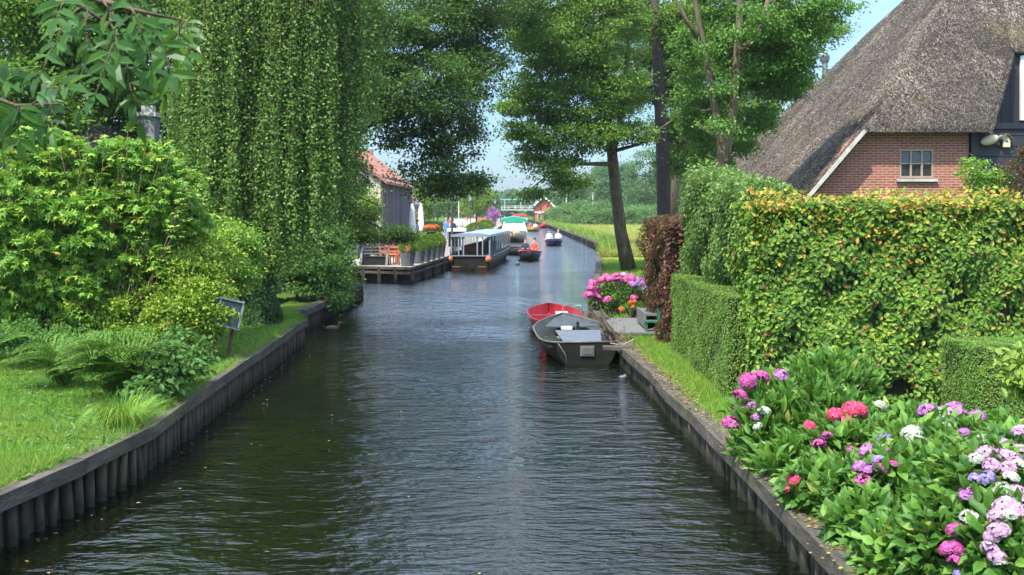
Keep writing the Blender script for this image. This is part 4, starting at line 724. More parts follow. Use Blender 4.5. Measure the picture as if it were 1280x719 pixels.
b = MB(); b.box((0, 2.1, .24), (1.2, .25, .03)); b.build('thwart', 'boat_red', t); b = MB(); b.box((.1, 1.0, .34), (.3, .24, .2), bev=.01); b.build('white_box', 'white_paint', t)
b = MB(); b.ball((-.68, -.1, .12), .1, (1, 1, 1.15)); b.build('fender', 'tarp', t); link('rail', tubes('rail', [([(.1, .8, .36), (.1, .8, .6), (.55, .8, .62), (.62, .8, .4)], .015)], 6), t, 'grey_metal')
# mooring ropes
o_ = link('mooring_rope', tubes('mooring_rope', [([(1.9, 21.2, .42), (2.1, 21.0, .4), (2.3, 20.7, .55)], .012)], 6), None, 'rope'); tag(o_, 'rope tying the grey boat stern to the bank by the jetty', 'rope')
o_ = link('mooring_rail', tubes('mooring_rail', [([(2.15, 26.6, .6), (1.98, 23.2, .58), (1.98, 21.9, .56)], .03)], 8), None, 'pile_wood'); tag(o_, 'dark sloping pole along the edge of the landing', 'pole')

# people
def person(label, loc, rz, pose, shirt, legs, hair='hair_dark', parent=None, s=1.0, dress=False):
    if pose == 'sit':
        J = [(0, 0, .12), (0, -.02, .36), (0, 0, .58), (0, .01, .66), (0, .02, .74), (0, .02, .88)]
        hip = .1; kn = (.14, .42, .14); an_ = (.14, .46, -.3); toe = (.14, .6, -.34); el_ = (.25, .1, .32); wr = (.15, .34, .3); hd = (.1, .42, .3); shz = .55; hz = .1
    else:
        J = [(0, 0, .95), (0, 0, 1.18), (0, 0, 1.42), (0, .01, 1.5), (0, .02, 1.58), (0, .02, 1.73)]
        hip = .09; kn = (.1, .04, .5); an_ = (.1, -.02, .09); toe = (.11, .13, .04); el_ = (.24, .0, 1.13); wr = (.25, .1, .9); hd = (.24, .13, .81); shz = 1.4; hz = .9
    V = list(J); rad = [.15, .13, .12, .055, .085, .075]; E = [(i, i+1) for i in range(5)]
    for sg in (-1, 1):
        i = len(V); V += [(sg*.17, 0, shz), (sg*el_[0], el_[1], el_[2]), (sg*wr[0], wr[1], wr[2]), (sg*hd[0], hd[1], hd[2])]; rad += [.065, .045, .032, .036]; E += [(2, i), (i, i+1), (i+1, i+2), (i+2, i+3)]
        i = len(V); V += [(sg*hip, .02, hz), (sg*kn[0], kn[1], kn[2]), (sg*an_[0], an_[1], an_[2]), (sg*toe[0], toe[1], toe[2])]; rad += [.1, .065, .045, .04]; E += [(0, i), (i, i+1), (i+1, i+2), (i+2, i+3)]
    me = bpy.data.meshes.new('body'); me.from_pydata(V, E, []); tmp = bpy.data.objects.new('tmp', me); col.objects.link(tmp)
    md = tmp.modifiers.new('s', 'SKIN'); md.use_smooth_shade = True; ms_ = tmp.modifiers.new('u', 'SUBSURF'); ms_.levels = 1; ms_.render_levels = 1
    for i, r_ in enumerate(rad): me.skin_vertices[0].data[i].radius = (r_, r_); me.skin_vertices[0].data[i].use_root = (i == 0)
    dg = bpy.context.evaluated_depsgraph_get(); me2 = bpy.data.meshes.new_from_object(tmp.evaluated_get(dg)); bpy.data.objects.remove(tmp); me2.name = 'body'
    me2.materials.clear()
    for k in ('skin', shirt, legs, 'black_paint'): me2.materials.append(M[k])
    for p_ in me2.polygons:
        c = p_.center; idx = min(range(len(V)), key=lambda i: (Vector(V[i])-c).length)
        if idx in (3, 4, 5) or idx in (8, 9, 16, 17): k = 0
        elif idx in (1, 2, 6, 7, 14, 15): k = 1
        elif idx in (13, 21): k = 3
        else: k = 2
        p_.material_index = k
    t = thing('person', label, 'person', loc, rz); t.scale = (s, s, s); link('body', me2, t)
    hc = Vector(J[5])+Vector((0, -.02, .0)); b = MB(); b.ball(hc, .098, (1, 1.05, .95), 12)
    geom = [v_ for v_ in b.bm.verts if v_.co.z < hc.z-.035 and v_.co.y > hc.y-.02]; bmesh.ops.delete(b.bm, geom=geom, context='VERTS'); b.build('hair', hair, t)
    return t
# sloops under way, bows towards the camera (rz = 180 deg)
def sloop(label, loc, rz, Lh, B, mt, rim_mt, inner, group=None):
    t, rl, rr_ = boat('sloop', label, 'boat', loc, rz, Lh, B, .42, mt, rim_mt, inner, bowrise=.22, floor=.05, transom=.8)
    for y_ in (Lh*.25, Lh*.5): b = MB(); b.box((0, y_, .3), (B*.82, .35, .05)); b.build('thwart', inner, t)
    b = MB(); b.box((0, .08, .45), (.22, .2, .4), bev=.03); b.build('outboard_motor', 'black_paint', t); return t
def afloat(px, py): Y_ = CH*F/(py-HOR); return (PX(px, Y_), Y_)
x, y = afloat(663, 326.5)
sloop('dark sloop with red rim carrying two people past the grey tour boat', (x, y+4.8, 0), R(180), 4.8, 1.42, 'tarp', 'boat_red_bright', 'boat_red_bright')
person('person in navy on the left of the red rimmed sloop', (x-.26, y+2.9, .33), R(180), 'sit', 'cloth_navy', 'cloth_navy'); person('person in orange top on the right of the red rimmed sloop', (x+.3, y+2.7, .33), R(170), 'sit', 'cloth_red', 'cloth_beige')
x, y = afloat(693.5, 307.5)
sloop('navy blue sloop with two people in white in mid canal', (x, y+4.6, 0), R(180), 4.6, 1.5, 'boat_navy', 'white_paint', 'boat_light')
person('person in white shirt on the left of the navy sloop', (x-.38, y+2.6, .33), R(180), 'sit', 'cloth_white', 'cloth_beige'); person('fair haired person in white on the right of the navy sloop', (x+.38, y+2.5, .33), R(190), 'sit', 'cloth_white', 'cloth_white', 'hair_fair')
x, y = afloat(678.5, 285.5); sloop('small bright red boat near the far meadow bend', (x, y+4.5, 0), R(180), 4.5, 1.75, 'boat_red_bright', 'boat_red_bright', 'boat_red'); person('person in red sitting in the small bright red boat', (x+.25, y+2.4, .33), R(180), 'sit', 'cloth_red', 'cloth_navy')
x, y = afloat(667, 289.5); sloop('yellow brown open boat just behind the green roofed boat', (x, y+5, 0), R(180), 5, 1.9, 'boat_yellow', 'boat_yellow', 'varnish'); person('person in orange sitting in the yellow brown boat', (x-.4, y+2.4, .33), R(180), 'sit', 'cloth_red', 'cloth_navy'); person('person in white sitting in the yellow brown boat', (x+.3, y+2.5, .33), R(180), 'sit', 'cloth_white', 'cloth_navy')
t, _, _ = boat('dinghy', 'small black dinghy moored between the two tour boats', 'dinghy', (-.65, 75.5, 0), R(205), 3.4, 1.7, .45, 'tarp', 'black_paint', 'pot_grey', transom=.8, bowrise=.1); b = MB(); b.box((0, 1.4, .3), (1.2, .25, .04)); b.build('thwart', 'boat_light', t); b = MB(); b.ball((.8, .3, .1), .14); b.build('fender', 'buoy_white', t)

# grey tour boat
ang = -math.atan2(1.05, 13)
t, rl, rr_ = boat('tour_boat', 'grey canopied tour boat moored stern on at the quay', 'tour boat', (-2.12, 55.2, 0), ang, 15, 2.15, .62, 'boat_dark', 'stone_sill', 'canopy_grey', transom=.92, bowrise=.15, sternrise=0, flare=.85, floor=.25, full=.7, bottom=-.2)
b = MB(); b.prism([(-1.02, .15, 1.62), (-.98, .15, 1.72), (-.5, .15, 1.8), (.5, .15, 1.8), (.98, .15, 1.72), (1.02, .15, 1.62)], (0, 12.4, 0)); b.build('roof', 'canopy_grey', t)
for sg in (-1, 1):
    for k in range(10): b = MB(); b.box((sg*(.97 if k < 7 else .97), .3+k*1.33, 1.12), (.07, .09, 1.02)); b.build('post', 'white_paint' if k > 2 else 'canopy_grey', t)
    b = MB(); b.box((sg*1.0, 6.3, .7), (.05, 12, .22)); b.build('side_panel', 'boat_grey', t)
    b = MB(); b.box((sg*.955, 6.3, 1.2), (.012, 11.9, .75)); b.build('side_window', 'glass_clear', t)
for x_, w_ in ((-.78, .32), (.8, .26)): b = MB(); b.box((x_, .25, 1.2), (w_, .03, .8)); b.build('stern_window', 'glass_clear', t)
for x_ in (-.6, .62, .35, -.35): b = MB(); b.box((x_, .24, 1.15), (.06, .06, .95)); b.build('stern_post', 'canopy_grey', t)
b = MB(); b.box((0, .12, .66), (2.0, .4, .06), bev=.01); b.build('stern_deck', 'boat_light', t)
for y_ in (1.6, 2.8, 4.0, 5.2, 6.4, 7.6, 8.8, 10):
    b = MB(); b.box((0, y_, .65), (1.3, .4, .06)); b.box((0, y_+.2, .9), (1.3, .05, .45)); b.build('bench', 'varnish', t)
for x_ in (-1.0, .95): b = MB(); b.ball((x_, -.08, .5), .17, (1, .8, 1.1)); b.build('fender', 'buoy_orange', t)
for x_ in (-.3, .1): b = MB(); b.box((x_, -.015, .12), (.26, .04, .18)); b.build('exhaust', 'black_paint', t)
b = MB(); b.box((-.72, -.012, .12), (.5, .03, .05)); b.box((.62, -.012, .12), (.4, .03, .05)); b.build('trim', 'varnish', t)

# green-roofed tour boat, bow towards the camera
t, rl, rr_ = boat('tour_boat', 'cream tour boat with green canopy facing the camera', 'tour boat', (.2, 113, 0), R(180), 13, 2.5, .85, 'boat_cream', 'boat_cream', 'varnish', transom=.9, bowrise=.25, flare=.85, floor=.3, full=.72, bottom=-.15)
b = MB(); b.box((0, 5, .15), (2.1, 10, .5)); b.build('keel_band', 'black_paint', t)
b = MB(); b.prism([(-1.3, 0, 1.75), (-1.15, 0, 2.15), (0, 0, 2.35), (1.15, 0, 2.15), (1.3, 0, 1.75)], (0, 10.4, 0)); b.build('roof', 'canopy_green', t)
for sg in (-1, 1):
    b = MB(); b.bar((sg*1.15, 11.0, .85), (sg*.9, 10.35, 1.8), .14, .1); b.build('post', 'boat_cream', t)
    b = MB(); b.prism([(sg*.12, 10.7, .85), (sg*1.05, 10.75, .85), (sg*.85, 10.3, 1.78), (sg*.1, 10.3, 1.78)], (0, .02, 0)); b.build('windscreen', 'lantern_glass', t)
    b = MB(); b.box((sg*1.12, 5.2, .95), (.06, 10, .3)); b.build('side_panel', 'boat_cream', t)
    for k in range(6): b = MB(); b.box((sg*1.12, .4+k*1.9, 1.4), (.07, .09, .8)); b.build('post', 'boat_cream', t)
b = MB(); b.bar((0, 10.85, .85), (0, 10.33, 1.8), .14, .06); b.build('post', 'boat_cream', t)
# far red boat with passengers
x, y = PX(650, 205), 205
t, rl, rr_ = boat('tour_boat', 'red boat with red canopy full of passengers far along the canal', 'tour boat', (x, y+12, 0), R(180), 12, 3.4, .8, 'boat_red_bright', 'boat_red', 'boat_red', transom=.9, bowrise=.2, floor=.3, full=.72)
b = MB(); b.prism([(-1.5, 1, 1.7), (-1.2, 1, 2.1), (1.2, 1, 2.1), (1.5, 1, 1.7)], (0, 8, 0)); b.build('roof', 'boat_red_bright', t)
for sg in (-1, 1):
    for k in range(5): b = MB(); b.box((sg*1.4, 1.2+k*1.85, 1.2), (.08, .08, 1.0)); b.build('post', 'white_paint', t)
for k, (dx, c) in enumerate(((-1.1, 'cloth_white'), (-.4, 'cloth_navy'), (.4, 'cloth_red'), (1.1, 'cloth_white'))):
    person(['person in white at the left of the far red boat', 'person in navy left of centre in the far red boat', 'person in red right of centre in the far red boat', 'person in white at the right of the far red boat'][k], (x+dx, y+2.2, .75), R(180), 'sit', c, 'cloth_navy')

# ---------------------------------------------------------------- terrace and quay, left
TZ = .62
t = thing('wooden_terrace', 'timber waterside terrace with edge rail boards beyond the oak', 'terrace', (-4.1, 45, 0))
pts = [(-2.9, .8), (.0, -.3), (1.1, 10.2), (1.1, 12.5), (-4.5, 13), (-4.2, 3)]
b = MB(); b.prism([(-2.75, 1.2, TZ-.1), (0, -.2, TZ-.1), (.9, 11.3, TZ-.1), (-3.2, 12.6, TZ-.1), (-3.6, 2, TZ-.1)], (0, 0, .1)); b.build('deck', 'deck_wood', t)
for z_ in (TZ-.02, TZ-.22): b = MB(); b.bar((-2.8, 1.1, z_), (0.02, -.28, z_), .08, .1); b.bar((.02, -.28, z_), (.95, 11.3, z_), .08, .1); b.build('edge_beam', 'old_wood', t)
b = MB(); b.bar((-2.7, 1.3, .1), (-.05, 0, .1), .06, .75); b.bar((-.05, 0, .1), (.85, 11.2, .1), .06, .75); b.build('skirt', 'plank_wall', t)
for k in range(9):
    s = k/8; q = (-2.8+2.82*s*2, 1.1-1.38*s*2) if s < .5 else (.02+.93*(s-.5)*2, -.28+11.5*(s-.5)*2); b = MB(); b.box((q[0], q[1], .15), (.14, .14, .95)); b.build('post', 'pile_wood', t)
# potted box cones
def planter(label, loc, s):
    t = thing('potted_shrub', label, 'potted plant', loc, 0, 'potted shrubs along the terrace edge'); b = MB(); b.cone((0, 0, 0), .22*s, .3*s, .5*s, 14); b.build('pot', 'pot_grey', t)
    N = 1500; d = rdir(N); z = (d[:, 2]*.5+.5); r_ = .36*s*(1-z*.55)*(.8+.25*rng.random(N)); ps = np.column_stack([d[:, 0]*r_, d[:, 1]*r_, .48*s+z*.62*s]); link('foliage', leaf_mesh('foliage', ps, d+np.array([0, 0, .5]), rdir(N), .09*s, .05*s, DIAMOND), t, 'bright_leaf'); return t
planter('potted bright green shrub alone at the front corner of the terrace', (PX(509.5, 46.2), 46.2, TZ), 1.15)
for k, (px, Yq, lb) in enumerate(((523, 48.5, 'nearest'), (531, 50, 'second'), (538, 51.7, 'third'), (544.5, 53.4, 'fourth'), (549.5, 55, 'farthest'))): planter('%s potted green shrub in the row along the terrace edge' % lb, (PX(px, Yq), Yq, TZ), 1.05)
# chairs and tables
def chair(loc, rz, label):
    t = thing('terrace_chair', label, 'chair', loc, rz, 'terracotta terrace chairs'); b = MB(); b.box((0, 0, .45), (.45, .45, .05), bev=.01); b.build('seat', 'terracotta', t); b = MB(); b.box((0, -.21, .78), (.44, .04, .1)); b.box((0, -.21, .6), (.44, .03, .08)); b.box((-.2, -.21, .66), (.04, .04, .4)); b.box((.2, -.21, .66), (.04, .04, .4)); b.build('backrest', 'terracotta', t)
    for x_ in (-.19, .19):
        for y_ in (-.19, .19): b = MB(); b.box((x_, y_, .215), (.04, .04, .43)); b.build('leg', 'terracotta', t)
    return t
def table(loc, label):
    t = thing('terrace_table', label, 'table', loc, 0, 'terracotta terrace tables'); b = MB(); b.box((0, 0, .74), (1.0, .8, .04), bev=.01); b.build('tabletop', 'terracotta', t); b = MB(); b.cone((0, 0, 0), .25, .03, .04, 12); b.cone((0, 0, .04), .035, .035, .68, 10); b.build('pedestal', 'terracotta', t); return t
c0 = chair((PX(493, 47), 47, TZ), R(0), 'terracotta chair nearest the lone potted shrub'); spots = [(488, 48, 200, 'terracotta chair left of the front terrace table'), (500, 49.5, 90, 'terracotta chair behind the front terrace table'), (512, 50.5, 180, 'terracotta chair beside the rear terrace table'), (505, 52, 20, 'terracotta chair behind the rear terrace table'), (481, 50, 270, 'terracotta chair beside the black slatted seat')]
for px, Yq, a, lb in spots: c = copy_tree(c0); c.location = (PX(px, Yq), Yq, TZ); c.rotation_euler = (0, 0, R(a)); c['label'] = lb
t0 = table((PX(497, 48.4), 48.4, TZ), 'terracotta table in the front of the terrace'); c = copy_tree(t0); c.location = (PX(516, 52.5), 52.5, TZ); c['label'] = 'terracotta table at the rear of the terrace by the potted row'
# black slatted double seat
t = thing('slatted_bench', 'black picnic seat with pale slats at the left end of the terrace', 'bench', (PX(466, 46.4), 46.8, TZ))
for k in range(3): b = MB(); b.box((0, k*.22, .5+k*.13), (.85, .12, .04)); b.build('slat', 'dock_wood', t)
for sg in (-1, 1): b = MB(); b.prism([(sg*.5, -.2, 0), (sg*.5, .65, 0), (sg*.5, .65, .85), (sg*.5, .1, .5)], (.1*sg, 0, 0)); b.build('side_panel', 'tarp', t)
b = MB(); b.box((0, .3, .2), (.95, .5, .35)); b.build('box', 'black_paint', t)
b = MB(); b.box((0, 0, .55), (.45, .3, .6), bev=.02); b.box((0, 0, .12), (.3, .3, .24)); o_ = b.build('menu_stand', 'tarp', None); o_.location = (PX(455, 47.5), 47.8, TZ); tag(o_, 'dark blue cabinet standing left of the slatted seat', 'cabinet')
t = thing('parcel_crate', 'red brown crate and grey sack standing on the bank before the terrace', 'crate', (PX(438, 36), 36, .5)); b = MB(); b.box((0, 0, .3), (.4, .4, .55), bev=.02); b.build('box', 'terracotta', t); b = MB(); b.ball((-.05, -.1, .05), .25, (1.2, 1, .45)); b.build('sack', 'pot_grey', t)
# red flower basket on post
def flowers(label, loc, s, mt, n_=10, h=.9):
    t = thing('flower_tub', label, 'planter', loc); b = MB(); b.cone((0, 0, 0), .18, .26, h, 12); b.build('tub', 'black_paint', t)
    N = 500; d = rdir(N); d[:, 2] = abs(d[:, 2]); link('foliage', leaf_mesh('foliage', d*np.array([.35, .35, .3])*s+np.array([0, 0, h]), d, rdir(N), .1*s, .06*s, DIAMOND), t, 'shrub_leaf')
    for k in range(n_): a = k*2.4; bloom(mt, t, (.28*s*math.cos(a), .28*s*math.sin(a), h+.12*s+.12*rng.random()), .14*s)
    return t
flowers('tub of red flowers on a post at the far end of the terrace', (PX(539.5, 56.5), 56.5, .5), 1.1, 'orange_petal', 12, 1.35)
flowers('large tub of red flowers beside the dark barn wall', (PX(500, 60), 60, .5), 1.2, 'orange_petal', 14, .9)
tree('flowering_shrub', 'bushes with orange red foliage along the foot of the barn', 'bush', (PX(492, 56), 56, .5), [([(PX(492, 56), 56, .4), (PX(492, 56), 56, 1)], [.04, .02])], [BL(480, 318, 56, 16, 10, .4), BL(500, 318, 56, 20, 9, .4), BL(520, 316, 57, 12, 7, .4)], 50, 3500, .1, .25, 'copper_leaf', 'twig')

# lamps
def lamp(label, x, y):
    t = thing('street_lamp', label, 'street lamp', (x, y, .5), 0, 'lanterns along the quay'); b = MB(); b.cone((0, 0, 0), .12, .09, .5, 12); b.cone((0, 0, .5), .065, .045, 2.9, 10); b.cone((0, 0, 3.38), .1, .1, .04, 12); b.build('post', 'lamp_iron', t)
    b = MB(); b.cone((0, 0, 3.44), .13, .25, .45, 6); b.build('lantern', 'lantern_glass', t); b = MB(); b.cone((0, 0, 3.9), .33, .08, .26, 6); b.cone((0, 0, 4.16), .04, .01, .12, 8); b.build('lamp_cap', 'lamp_iron', t)
    b = MB()
    for k in range(6): a = k*PI/3; b.bar((.13*math.cos(a), .13*math.sin(a), 3.44), (.25*math.cos(a), .25*math.sin(a), 3.9), .025, .025)
    b.build('lantern_frame', 'lamp_iron', t); return t
l0 = lamp('lamp post rising behind the left side of the grey tour boat', PX(588, 118), 118)
for px, Yq, lb in ((565, 57, 'nearest lamp post whose lantern is hidden in the oak leaves'), (609, 146, 'second lamp post of the quay row seen over the grey tour boat'), (619, 172, 'third lamp post of the quay row'), (625.5, 215, 'farthest lamp post beside the green roofed boat'), (542, 106, 'lamp post standing behind the terrace flower tub'), (531, 150, 'smaller looking lamp post left of the one behind the flower tub')):
    c = copy_tree(l0); c.location = (PX(px, Yq), Yq, .5); c['label'] = lb
b = MB(); b.cone((0, 0, 0), .05, .03, 3.4, 8); o_ = b.build('flagpole', 'white_paint', None); o_.location = (PX(573.5, 120), 120, .5); tag(o_, 'plain white pole left of the lamp behind the tour boat', 'pole')

# people and things on the quay
person('person in a blue dress walking on the quay', (PX(557.5, 92), 92, .5), R(200), 'stand', 'cloth_blue', 'cloth_blue', 'hair_fair')
person('person in a pink top walking on the quay behind the blue dress', (PX(563, 112), 112, .5), R(170), 'stand', 'cloth_red', 'cloth_white')
person('person in white standing on the quay beside the green roofed boat', (PX(631, 135), 135, .5), R(150), 'stand', 'cloth_white', 'cloth_navy')
person('person in a dark top standing near the counter on the quay', (PX(566, 84), 84, .5), R(30), 'stand', 'cloth_navy', 'cloth_beige')
person('person in a beige outfit strolling between the lamps', (PX(583, 140), 140, .5), R(160), 'stand', 'cloth_beige', 'cloth_white')
person('person in white standing by the closed parasols', (PX(522, 76), 76, .5), R(120), 'stand', 'cloth_white', 'cloth_white')
def cabinet(label, x, y):
    t = thing('ticket_kiosk', label, 'kiosk', (x, y, .5)); b = MB(); b.box((0, 0, .5), (1.1, .8, 1.0), bev=.02); b.build('base', 'black_paint', t); b = MB(); b.box((0, 0, 1.12), (1.3, .95, .22), bev=.03); b.build('counter', 'white_paint', t); b = MB(); b.box((-.4, 0, 1.5), (.06, .06, .6)); b.box((.4, 0, 1.5), (.06, .06, .6)); b.build('post', 'grey_metal', t)
cabinet('black counter with white top standing on the quay behind the grey boat', PX(571, 74), 74)
def parasol(label, x, y, h=2.9):
    t = thing('parasol', label, 'parasol', (x, y, .5), 0, 'closed white parasols'); b = MB(); b.cone((0, 0, 0), .25, .22, .08, 12); b.cone((0, 0, .08), .03, .03, h, 8); b.build('pole', 'white_paint', t); b = MB()
    b.cone((0, 0, .9), .3, .16, h-1.2, 9); b.cone((0, 0, h-.3), .16, .03, .35, 9); b.build('canopy', 'cloth_white', t); return t
p0 = parasol('closed white parasol nearest the dark barn', PX(515, 72), 72); c = copy_tree(p0); c.location = (PX(526, 84), 84, .5); c['label'] = 'closed white parasol farther along the quay'
hedge('low_hedge', 'low green hedge along the far side of the quay path', PX(533, 128), PX(562, 128), 126, 130, 1.6, 6000, .16, 'bright_leaf', depth=.3, core=.2)
def tub(px, Yq, w, lb, mt='bright_leaf'):
    t = thing('planter_box', lb, 'planter', (PX(px, Yq), Yq, .5)); b = MB(); b.box((0, 0, .3), (w, .8, .6), bev=.02); b.build('box', 'pot_grey', t); N = 1800; d = rdir(N); d[:, 2] = abs(d[:, 2]); link('foliage', leaf_mesh('foliage', d*np.array([w*.55, .5, .7])+np.array([0, 0, .55]), d, rdir(N), .16, .1, DIAMOND), t, mt)
tub(598, 100, 2.2, 'long planter of yellow green plants behind the tour boat roof'); tub(607, 125, 1.8, 'planter of green plants by the second lamp post')
tree('rhododendron_bush', 'lilac flowering bush on the quay beside the lamp row', 'bush', (PX(616, 165), 165, .5), [([(PX(616, 165), 165, .4), (PX(616, 165), 165, 1.6)], [.06, .03])], [BL(616, 269, 165, 8, 9, 1)], 30, 1800, .22, .4, 'mauve_petal', 'twig')
for k, (px, Yq, w, mt, lb) in enumerate(((578, 175, 5, 'red_wood', 'red market awning stall at the end of the quay'), (593, 200, 5, 'white_paint', 'white awning stall at the end of the quay'))):
    t = thing('market_stall', lb, 'stall', (PX(px, Yq), Yq, .5)); b = MB(); b.prism([(-w/2, -1, 2.0), (w/2, -1, 2.0), (w/2, 1, 2.7), (-w/2, 1, 2.7)], (0, 0, .08)); b.build('awning', mt, t); b = MB(); b.box((0, 0, .5), (w*.9, 1.2, 1.0)); b.build('counter', 'white_paint' if k == 0 else 'terracotta', t)
    for x_ in (-1, 1): b = MB(); b.box((x_*w*.46, -.9, 1), (.08, .08, 2.0)); b.build('post', 'grey_metal', t)

# buildings on the left
t = thing('timber_barn', 'barn with dark upright plank side and cream gable under an orange tiled roof', 'barn', (-7.4, 62, .5))
b = MB(); b.prism([(-5.6, 0, 0), (0, 0, 0), (0, 0, 4.2), (-2.8, 0, 6.3), (-5.6, 0, 4.2)], (0, 18, 0)); b.build('wall', 'cream_plaster', t)
b = MB()
for k in range(46): b.box((.05+.03*(k % 2)+.02*rng.random(), .2+k*.39, 2.1+.12*rng.random()), (.06, .37, 4.25+.5*rng.random()))
b.build('plank_cladding', 'grey_plank', t)
b = MB(); b.prism([(.35, -.3, 3.95), (-2.8, -.3, 6.35), (-2.8, -.3, 6.5), (.35, -.3, 4.1)], (0, 18.6, 0)); b.prism([(-5.95, -.3, 3.95), (-2.8, -.3, 6.35), (-2.8, -.3, 6.5), (-5.95, -.3, 4.1)], (0, 18.6, 0)); b.build('roof', 'orange_tile', t)
b = MB(); b.prism([(-.9, -2.6, 2.5), (-5, -2.6, 2.5), (-5, 0, 3.7), (-.9, 0, 3.7)], (0, 0, .12)); b.build('lean_to_roof', 'slate_tile', t)
for k in range(4): b = MB(); b.box((-1.2-k*.5, -.03, 2.9), (.28, .06, 1.1)); w = b.build('shutter', 'black_plank', t)
t = thing('brick_house', 'house with brown red tiled roof directly behind the plank barn', 'house', (-14.6, 84, .5)); b = MB(); b.prism([(-.5, 0, 0), (6.2, 0, 0), (6.2, 0, 3.4), (2.8, 0, 6.3), (-.5, 0, 3.4)], (0, 9, 0)); b.build('wall', 'brick', t)
b = MB(); b.prism([(6.5, -.3, 3.2), (2.85, -.3, 6.4), (2.85, -.3, 6.6), (6.5, -.3, 3.4)], (0, 9.6, 0)); b.prism([(-.8, -.3, 3.2), (2.85, -.3, 6.4), (2.85, -.3, 6.6), (-.8, -.3, 3.4)], (0, 9.6, 0)); b.build('roof', 'brown_tile', t)
b = MB(); b.box((2.9, 6, 6.9), (.6, .6, 1)); b.build('chimney', 'brick', t)
t = thing('brick_house', 'lower house with grey tiled roof farther along the quay', 'house', (-11.2, 97, .5)); b = MB(); b.prism([(-4, 0, 0), (2.2, 0, 0), (2.2, 0, 3.0), (-.9, 0, 5.6), (-4, 0, 3.0)], (0, 10, 0)); b.build('wall', 'brick', t)
b = MB(); b.prism([(2.5, -.3, 2.8), (-.9, -.3, 5.65), (-.9, -.3, 5.85), (2.5, -.3, 3.0)], (0, 10.6, 0)); b.prism([(-4.3, -.3, 2.8), (-.9, -.3, 5.65), (-.9, -.3, 5.85), (-4.3, -.3, 3.0)], (0, 10.6, 0)); b.build('roof', 'slate_tile', t)
for k in range(2): b = MB(); b.box((2.23, 2.5+k*4, 1.6), (.08, 1.2, 1.3)); w = b.build('window_frame', 'white_paint', t); b = MB(); b.box((2.28, 2.5+k*4, 1.6), (.04, 1.0, 1.1)); b.build('pane', 'glass_dark', w)
# small trees on the quay
def simple_tree(label, px, Yq, w, top, mt, name='lime_tree', nl=9000, group='small trees behind the quay', leaf=.2, bark='bark', bot=None):
    x = PX(px, Yq); r = w*Yq/F/2; zt = CH+(HOR-top)*Yq/F; zb = bot or 1.9; cz = (zt+zb)/2
    return tree(name, label, 'tree', (x, Yq, .5), [([(x, Yq, .4), (x+.1, Yq, cz*.7), (x, Yq, zt-.5)], [.16*(zt/7), .12*(zt/7), .03])], [((x, Yq, cz), (r*.8, r*.8, (zt-zb)/2)), ((x-r*.4, Yq, cz-.6), (r*.6, r*.6, (zt-zb)/3)), ((x+r*.45, Yq-.3, cz+.2), (r*.55, r*.55, (zt-zb)/3))], 70, nl, leaf, r*.33, mt, bark, group, limb_r=.05, sides=6)
simple_tree('bright green tree on the quay left of the lamp row', 595, 140, 38, 222, 'bright_leaf')
simple_tree('yellow green tree beyond the grey roofed house', 530, 125, 34, 232, 'bright_leaf')
simple_tree('green tree between the quay lamps and the red stall', 560, 165, 40, 226, 'far_leaf', nl=8000, leaf=.25)
simple_tree('bright green tree right of the brown roofed house', 547, 200, 40, 236, 'bright_leaf', leaf=.28)
simple_tree('green tree behind the lilac bush on the quay', 612, 190, 26, 240, 'far_leaf', leaf=.28)
simple_tree('pale green shrub tree beside the barn gable', 449, 54, 58, 226, 'bright_leaf', 'elder_tree', 6000, None, .13, bot=1.5)
simple_tree('yellow green bush at the far corner of the plank barn', 513, 86, 14, 258, 'bright_leaf', 'golden_bush', 3000, None, .14, bot=.8)

# far drawbridge
t = thing('drawbridge', 'pale flat bridge with a turquoise lifting frame far down the canal', 'bridge', (0, 300, 0))
b = MB(); b.box((0, 0, 2.9), (29, 4, .35)); b.build('deck', 'concrete', t)
for z_ in (3.5, 3.95): b = MB(); b.box((0, -2, z_), (29, .08, .08)); b.build('rail', 'white_paint', t)
for k in range(16): b = MB(); b.box((-14+k*1.87, -2, 3.5), (.1, .1, .95)); b.build('rail_post', 'white_paint', t)
for x_ in (-10, -5.5, 7, 11): b = MB(); b.box((x_, 0, 1.3), (.5, 3, 3)); b.build('pier', 'concrete', t)
for x_ in (-2.0, 2.4): b = MB(); b.box((x_, 0, 4.4), (.28, .28, 2.8)); b.build('tower_post', 'turquoise', t)
b = MB(); b.box((.5, 0, 5.75), (7.4, .3, .32)); b.build('balance_beam', 'turquoise', t)
# boathouse
t = thing('boathouse', 'red gabled boathouse with white trim and blue grey roof by the bridge', 'house', (6.9, 232, .5)); t.scale = (.62, 1, 1)
b = MB(); b.prism([(-3.3, 0, 0), (3.2, 0, 0), (3.2, 0, 3.2), (0, 0, 5.0), (-3.3, 0, 3.2)], (0, 12, 0)); b.build('wall', 'red_wood', t)
b = MB(); b.prism([(-6.5, -.6, 1.9), (-.3, -.6, 5.3), (-.3, -.6, 5.5), (-6.5, -.6, 2.1)], (0, 13, 0)); b.prism([(4, -.6, 2.7), (-.3, -.6, 5.3), (-.3, -.6, 5.5), (4, -.6, 2.9)], (0, 13, 0)); b.build('roof', 'blue_roof', t)
b = MB(); b.bar((-3.6, -.7, 3.35), (-.3, -.7, 5.25), .1, .35); b.bar((-.3, -.7, 5.25), (4, -.7, 2.75), .1, .35); b.box((0, -.1, 1.9), (6.8, .2, .25)); b.build('trim', 'white_paint', t)
for k in range(3): b = MB(); b.box((-1.9+k*1.9, -.08, 1.1), (.9, .12, 1.2)); w = b.build('window_frame', 'white_paint', t); b = MB(); b.box((-1.9+k*1.9, -.16, 1.1), (.7, .08, 1.0)); b.build('pane', 'glass_dark', w)

